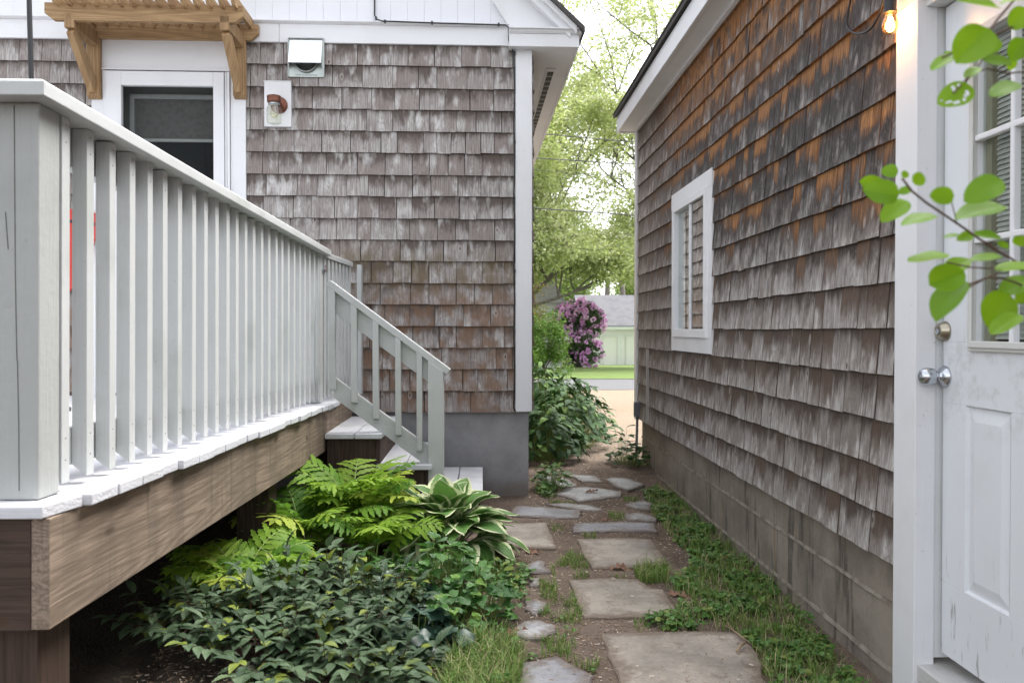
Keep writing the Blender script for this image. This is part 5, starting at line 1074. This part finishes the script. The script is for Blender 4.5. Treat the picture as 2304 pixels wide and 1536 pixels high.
def tree(name, lab, x, y, h, r0, crown_r, zlo, seed, mat, leaf=.16, nper=34, levels=4, droop=.15, grp=None, spread=.55, rad=.5, dens=1.0, zmin=0.0):
    rr = random.Random(seed); z = gz(x, y); root = thing(name, lab, 'tree', (x, y, z), group=grp); wd = MB(); pts = []; tone = []
    def limb(p, d, L, r, lv):
        path = [p]; rads = [r]; n = 5; dd = d.copy()
        for i in range(n):
            dd = (dd + Vector((rr.uniform(-.18, .18), rr.uniform(-.18, .18), rr.uniform(-.10, .16) - droop * (levels - lv == levels - 1) * .5))).normalized(); path.append(path[-1] + dd * L / n); rads.append(r * (1 - .55 * (i + 1) / n))
        wd.tube(path, rads, 7 if lv > 1 else 4, cap=False)
        if lv <= 1:
            for i in range(int(nper * dens)):
                q = path[rr.randint(1, n)] ; e = Vector((rr.gauss(0, 1), rr.gauss(0, 1), rr.gauss(0, .8) - .25)) * rad * .5; t_ = rr.random()
                if (q + e).z < zmin: continue
                pts.append(q + e); tone.append(.5 + .5 * mnoise.noise(q * .5))
        if lv == 0: return
        for i in range(3 + (lv >= levels - 1) * 2 + (rr.random() < .5)):
            q = path[min(n, rr.randint(2, n))] if lv < levels else path[min(n, 1 + i)]
            a = rr.random() * 6.283; out = Vector((math.cos(a), math.sin(a), rr.uniform(-.1, .7))); nd = (dd * (1 - spread) + out * spread).normalized(); limb(q, nd, L * rr.uniform(.58, .8), r * .52, lv - 1)
    tr = [Vector((0, 0, -.2)), Vector((.05, 0, h * .12)), Vector((-.08, .05, zlo))]; wd.tube(tr, [r0 * 1.25, r0, r0 * .8], 10, cap=False)
    for i in range(6): a = i * 1.05 + rr.random() * .5; limb(tr[-1] - UP * rr.random() * zlo * .35, Vector((math.cos(a) * .7, math.sin(a) * .7, rr.uniform(.2, 1.2))).normalized(), crown_r * .55, r0 * .34, levels - 1)
    limb(tr[-1], Vector((.05, 0, 1)), (h - zlo) * .5, r0 * .5, levels)
    wd.build('trunk', BARK, root, smooth=True); leafcloud('crown', mat, root, pts, leaf, seed, tone=tone); return root, len(pts)
TREED = m_leaf('deep_tree_leaf', (.28, .38, .12), (.18, .27, .07), (.40, .46, .20), .8, rough=.6, tr=.42, spec=.2)
OLIV = m_leaf('reddish_tree_leaf', (.30, .24, .08), (.22, .26, .07), (.42, .22, .10), .72, rough=.6, tr=.4, spec=.2)
n_ = []
n_.append(tree('locust_tree', 'tall loose light green tree with pale blossom beyond the road, filling the gap', PY(1150, 700, 33).x, 33, 15, .26, 6.6, 2.4, 201, TREEL, .155, 128, 4, .3, 'trees beyond the road', zmin=3.1)[1])
n_.append(tree('locust_tree', 'light green tree behind the shed roof edge, right of the tallest tree', PY(1530, 700, 38).x, 38, 17, .28, 5.6, 3.6, 202, TREEL, .17, 50, 4, .3, 'trees beyond the road', zmin=3.5)[1])
n_.append(tree('maple_tree', 'darker green tree low behind the garage roof on the right', PY(1415, 690, 62).x, 62, 6.6, .22, 3.4, 1.2, 203, TREED, .26, 36, 3, .1, 'trees beyond the road', rad=.9)[1])
n_.append(tree('maple_tree', 'deep green tree low behind the far house', PY(1245, 690, 56).x, 56, 8.5, .25, 4.2, 1.5, 204, TREED, .26, 36, 3, .1, 'trees beyond the road', rad=.9)[1])
n_.append(tree('small_tree', 'small tree with reddish new leaves close to the house corner trim', PY(1212, 680, 30).x - .6, 30, 3.9, .08, 1.6, 1.5, 205, OLIV, .11, 26, 3, .1, None, rad=.35)[1])
n_.append(tree('locust_tree', 'light green tree far behind, leaning out left of the tallest tree', PY(1215, 690, 44).x - 1.5, 44, 11, .28, 6, 2.4, 206, TREEL, .18, 30, 4, .2, 'trees beyond the road', zmin=2.8)[1])
# two sawn-off trunks behind the garage
for (pts_, lab) in ((((1366, 668), (1367, 640), (1371, 608)), 'straight sawn off trunk behind the garage, left of the bent one'), (((1402, 668), (1400, 645), (1394, 628), (1387, 614)), 'bent sawn off trunk behind the garage roof, right of the straight one')):
    Q = [PY(x, y, 54) for x, y in pts_]; Q.insert(0, Vector((Q[0].x, 54, gz(Q[0].x, 54) - .2))); b0_ = Q[0].copy(); mb = MB(); mb.tube([q - b0_ for q in Q], [.20, .17, .15, .14, .13][:len(Q)], 12); o = mb.build('cut_trunk', m_plain('pale_bark', (.22, .19, .17), .9, ns=6, c2=(.13, .11, .10)), None, smooth=True); o.location = b0_; tag(o, lab, 'tree trunk', 'sawn off trunks behind the garage')

def bush(name, lab, cat, mat, cx, cy, rx, rz, n, leaf, seed, flowers=0, fm=None, parts=('foliage',)):
    rr = random.Random(seed); z = gz(cx, cy); root = thing(name, lab, cat, (cx, cy, z)); st = MB(); pts = []; tone = []; lobes = []
    for i in range(26):
        a = rr.random() * 6.283; q = math.sqrt(rr.random()) * .72; zz = rr.random(); k3 = math.sqrt(max(.08, 1 - (zz * 1.05 - .12) ** 2 * .8)); c = Vector((math.cos(a) * rx * q * k3, math.sin(a) * rx * q * k3, rz * (.12 + .78 * zz))); lobes.append((c, rr.uniform(.24, .40) * rx)); st.tube([Vector((rr.uniform(-.1, .1), rr.uniform(-.1, .1), -.05)), Vector((c.x * .4, c.y * .4, c.z * .5)), c], [.03, .02, .008], 5, cap=False)
    for i in range(n):
        c, r = rr.choice(lobes); d = Vector((rr.gauss(0, 1), rr.gauss(0, 1), rr.gauss(0, 1))).normalized(); q = c + d * r * rr.uniform(.6, 1.05) * (1 + .25 * mnoise.noise(c * 3 + d * 2)); q.z = max(.03, q.z); pts.append(q); tone.append(.5 + .5 * mnoise.noise(q * 1.7))
    st.build('stems', BARK, root); leafcloud('foliage', mat, root, pts, leaf, seed, .45, .2, tone)
    if flowers:
        fp = MB(); made = 0; fr = .055 * rx / 1.2 * 1.5
        while made < flowers:
            c, r = rr.choice(lobes); d = Vector((rr.gauss(0, 1), rr.gauss(0, 1) - .5, rr.gauss(0, 1) + .5)).normalized(); q = c + d * r * 1.06
            if any((q - c2).length < r2 * .9 for c2, r2 in lobes if c2 is not c): continue
            made += 1; cc_ = (rr.random(), rr.random(), 0); F = rr.uniform(.8, 1.3) * .14
            for i in range(11):
                e = (d * .5 + Vector((rr.gauss(0, 1), rr.gauss(0, 1), rr.gauss(0, 1))).normalized()).normalized()
                fp.leaf(q + e * F * .35, e, d, F * .75, F * .8, p_round, 3, .3, .1, (min(1, max(0, cc_[0] + rr.uniform(-.2, .2))), rr.random(), 0))
        fp.build('blossoms', fm, root)
    return root
q = PY(1302, 820, 40); bush('rhododendron', 'large round rhododendron bush covered in purple blossom', 'bush', RHOL, q.x + .05, 40, 1.62, 3.1, 15000, .15, 301, 330, RHOF)
q = PY(1222, 820, 26); bush('green_shrub', 'feathery light green shrub left of the purple rhododendron', 'bush', SHRB, q.x - .05, 26, .98, 2.0, 12000, .085, 302)
q = PY(1180, 820, 24); bush('green_shrub', 'light green shrub half hidden behind the white corner board', 'bush', SHRB, q.x - .5, 24, .9, 2.3, 6000, .085, 303, 14, RHOF)
# utility wires
WIRE = m_plain('dark_wire', (.06, .06, .065), .6)
for (pa, pb_, r_, lab) in (((1235, 303), (1437, 321), .011, 'topmost utility wire crossing the gap between the buildings'), ((1220, 357), (1437, 370), .012, 'second utility wire from the top across the gap'), ((1210, 383), (1437, 401), .006, 'thinnest utility wire, third from the top across the gap'), ((1197, 468), (1437, 485), .014, 'lowest and thickest utility wire across the gap')):
    a, c = PY(*pa, 19.5), PY(*pb_, 19.5); d = c - a; A_, B_ = a - d * 6, c + d * 6; mb = MB(); N = 40; mid = (A_ + B_) / 2
    mb.tube([A_.lerp(B_, i / N) - mid + UP * (.25 * ((i / N - .5) * 2) ** 2) for i in range(N + 1)], r_, 6); o = mb.build('utility_wire', WIRE, None, smooth=True); o.location = mid; tag(o, lab, 'wire', 'utility wires across the gap')

# ------------------------------------------------------------------ the aspen sapling whose twigs reach in from the right
SY = .98; tb = Vector((.80, SY - .08, gz(.8, SY)))
sap = thing('aspen_sapling', 'aspen sapling with round bright green leaves reaching in from the right', 'sapling', tb); tw, lf = MB(), MB(); rr = random.Random(8)
tw.tube([Vector((0, 0, -.05)), Vector((.02, 0, .5)), Vector((-.02, .02, 1.0)), Vector((0, .03, 1.55)), Vector((.03, .0, 1.9))], [.010, .009, .007, .005, .003], 8)
def W(px, py, y=SY): return PY(px, py, y) - tb
def twig(pts_, r_): tw.tube(smoothp([W(*p_) for p_ in pts_], 1), r_, 6)
twig([(2030, 402, .90), (2060, 440, .91), (2150, 500, .93), (2230, 556, .95), (2290, 590, .97), (2420, 690, 1.0)], .0013)
twig([(2130, 590, .96), (2200, 605, .97), (2290, 600, .98), (2400, 640, 1.0)], .0010)
twig([(2110, 690, .95), (2190, 640, .96), (2290, 590, .97)], .0009)
twig([(2180, 640, .92), (2235, 620, .94), (2300, 640, .97), (2420, 700, 1.0)], .0012)
twig([(2120, 130, .93), (2225, 85, .95), (2300, 50, .97), (2460, 60, 1.0)], .0014)
twig([(2170, 190, .92), (2215, 130, .94), (2240, 80, .96)], .0010)
twig([(2145, 210, .9), (2200, 150, .93), (2290, 170, .96), (2450, 130, 1.0)], .0010)
twig([(2135, 430, .92), (2150, 490, .93), (2152, 500, .93)], .0007)
twig([(2200, 110, .95), (2260, 20, .96), (2330, -40, 1.0)], .0016)
def AL(cx, cy, lpx, wpx, ang, y=None, scale=1, skip=None, face=.55):
    """leaf at a point of the twig: length and width as it stands, axis turned ang degrees from +x"""
    y = y if y else SY - rr.uniform(.0, .10); s_ = y / FPX; d = Vector((math.cos(R(ang)), rr.uniform(-.15, .15), math.sin(R(ang)))); lpx *= 1.10; wpx *= 1.12; tw_ = max(wpx, .72 * lpx); c = W(cx, cy, y) - d * lpx * s_ / 2; tilt = max(.12, min(1, wpx / tw_)); up_ = Vector((0, -tilt, math.sqrt(max(0.02, 1 - tilt * tilt)) * (1 if math.sin(R(ang)) < .9 else 1)))
    lf.leaf(c, d, up_, lpx * s_, tw_ * s_, lambda t, s: max(.03, math.sqrt(max(0, 1 - (2 * t - 1) ** 2)) ** (1 if t < .5 else 1.25) * (1.14 - .26 * t)), 12, rr.uniform(.05, .28), rr.uniform(-.05, .3), None, 8, .022, skip)
z3 = lambda x, y: (1900 + x / 2.559, 350 + y / 2.559); z2 = lambda x, y: (1900 + x / 3.839, y / 3.839)
for (x, y, l, w_, a) in ((260,88,88,72,175),(160,172,150,100,165),(212,207,195,135,170),(348,108,45,40,110),(432,130,85,72,60),(345,200,70,45,190),(285,312,180,82,210),(425,360,195,58,185),(560,232,135,98,180),(802,185,225,125,200),(778,325,270,85,192),(615,456,85,26,180),(695,466,88,54,185),(822,458,145,58,175),(815,572,165,44,175),(480,585,220,50,188),(655,625,155,70,30),(592,705,220,140,22),(588,812,280,42,218),(880,888,210,190,240),(915,512,72,42,160),(1012,490,60,90,80),(985,640,210,48,10),(975,745,180,80,200),(930,975,190,50,215),(1030,800,120,90,240)):
    AL(*z3(x, y), l / 2.559, w_ / 2.559, a)
for (x, y, l, w_, a) in ((1150,50,370,155,175),(1100,400,420,270,225),(1445,5,190,70,180),(1500,165,200,170,235),(1490,430,210,165,240),(905,465,90,48,180),(840,540,210,85,205),(1310,525,260,130,175),(1290,400,150,110,230),(1100,625,160,55,215),(1440,560,90,90,270),(1380,760,270,110,200)):
    AL(*z2(x, y), l / 3.839, w_ / 3.839, a)
AL(*z2(960, 815), 300 / 3.839, 195 / 3.839, 200, skip={(6, 1), (7, 1), (4, 1), (3, 2), (9, 2), (8, 2), (5, 5), (5, 6), (3, 6), (2, 3), (2, 2), (10, 4)})
tw.build('twigs', m_plain('young_twig', (.13, .075, .055), .7, ns=60), sap, smooth=True); lf.build('leaves', ASPN, sap, smooth=True)

# haze is not visible in the photograph; nothing is added for it
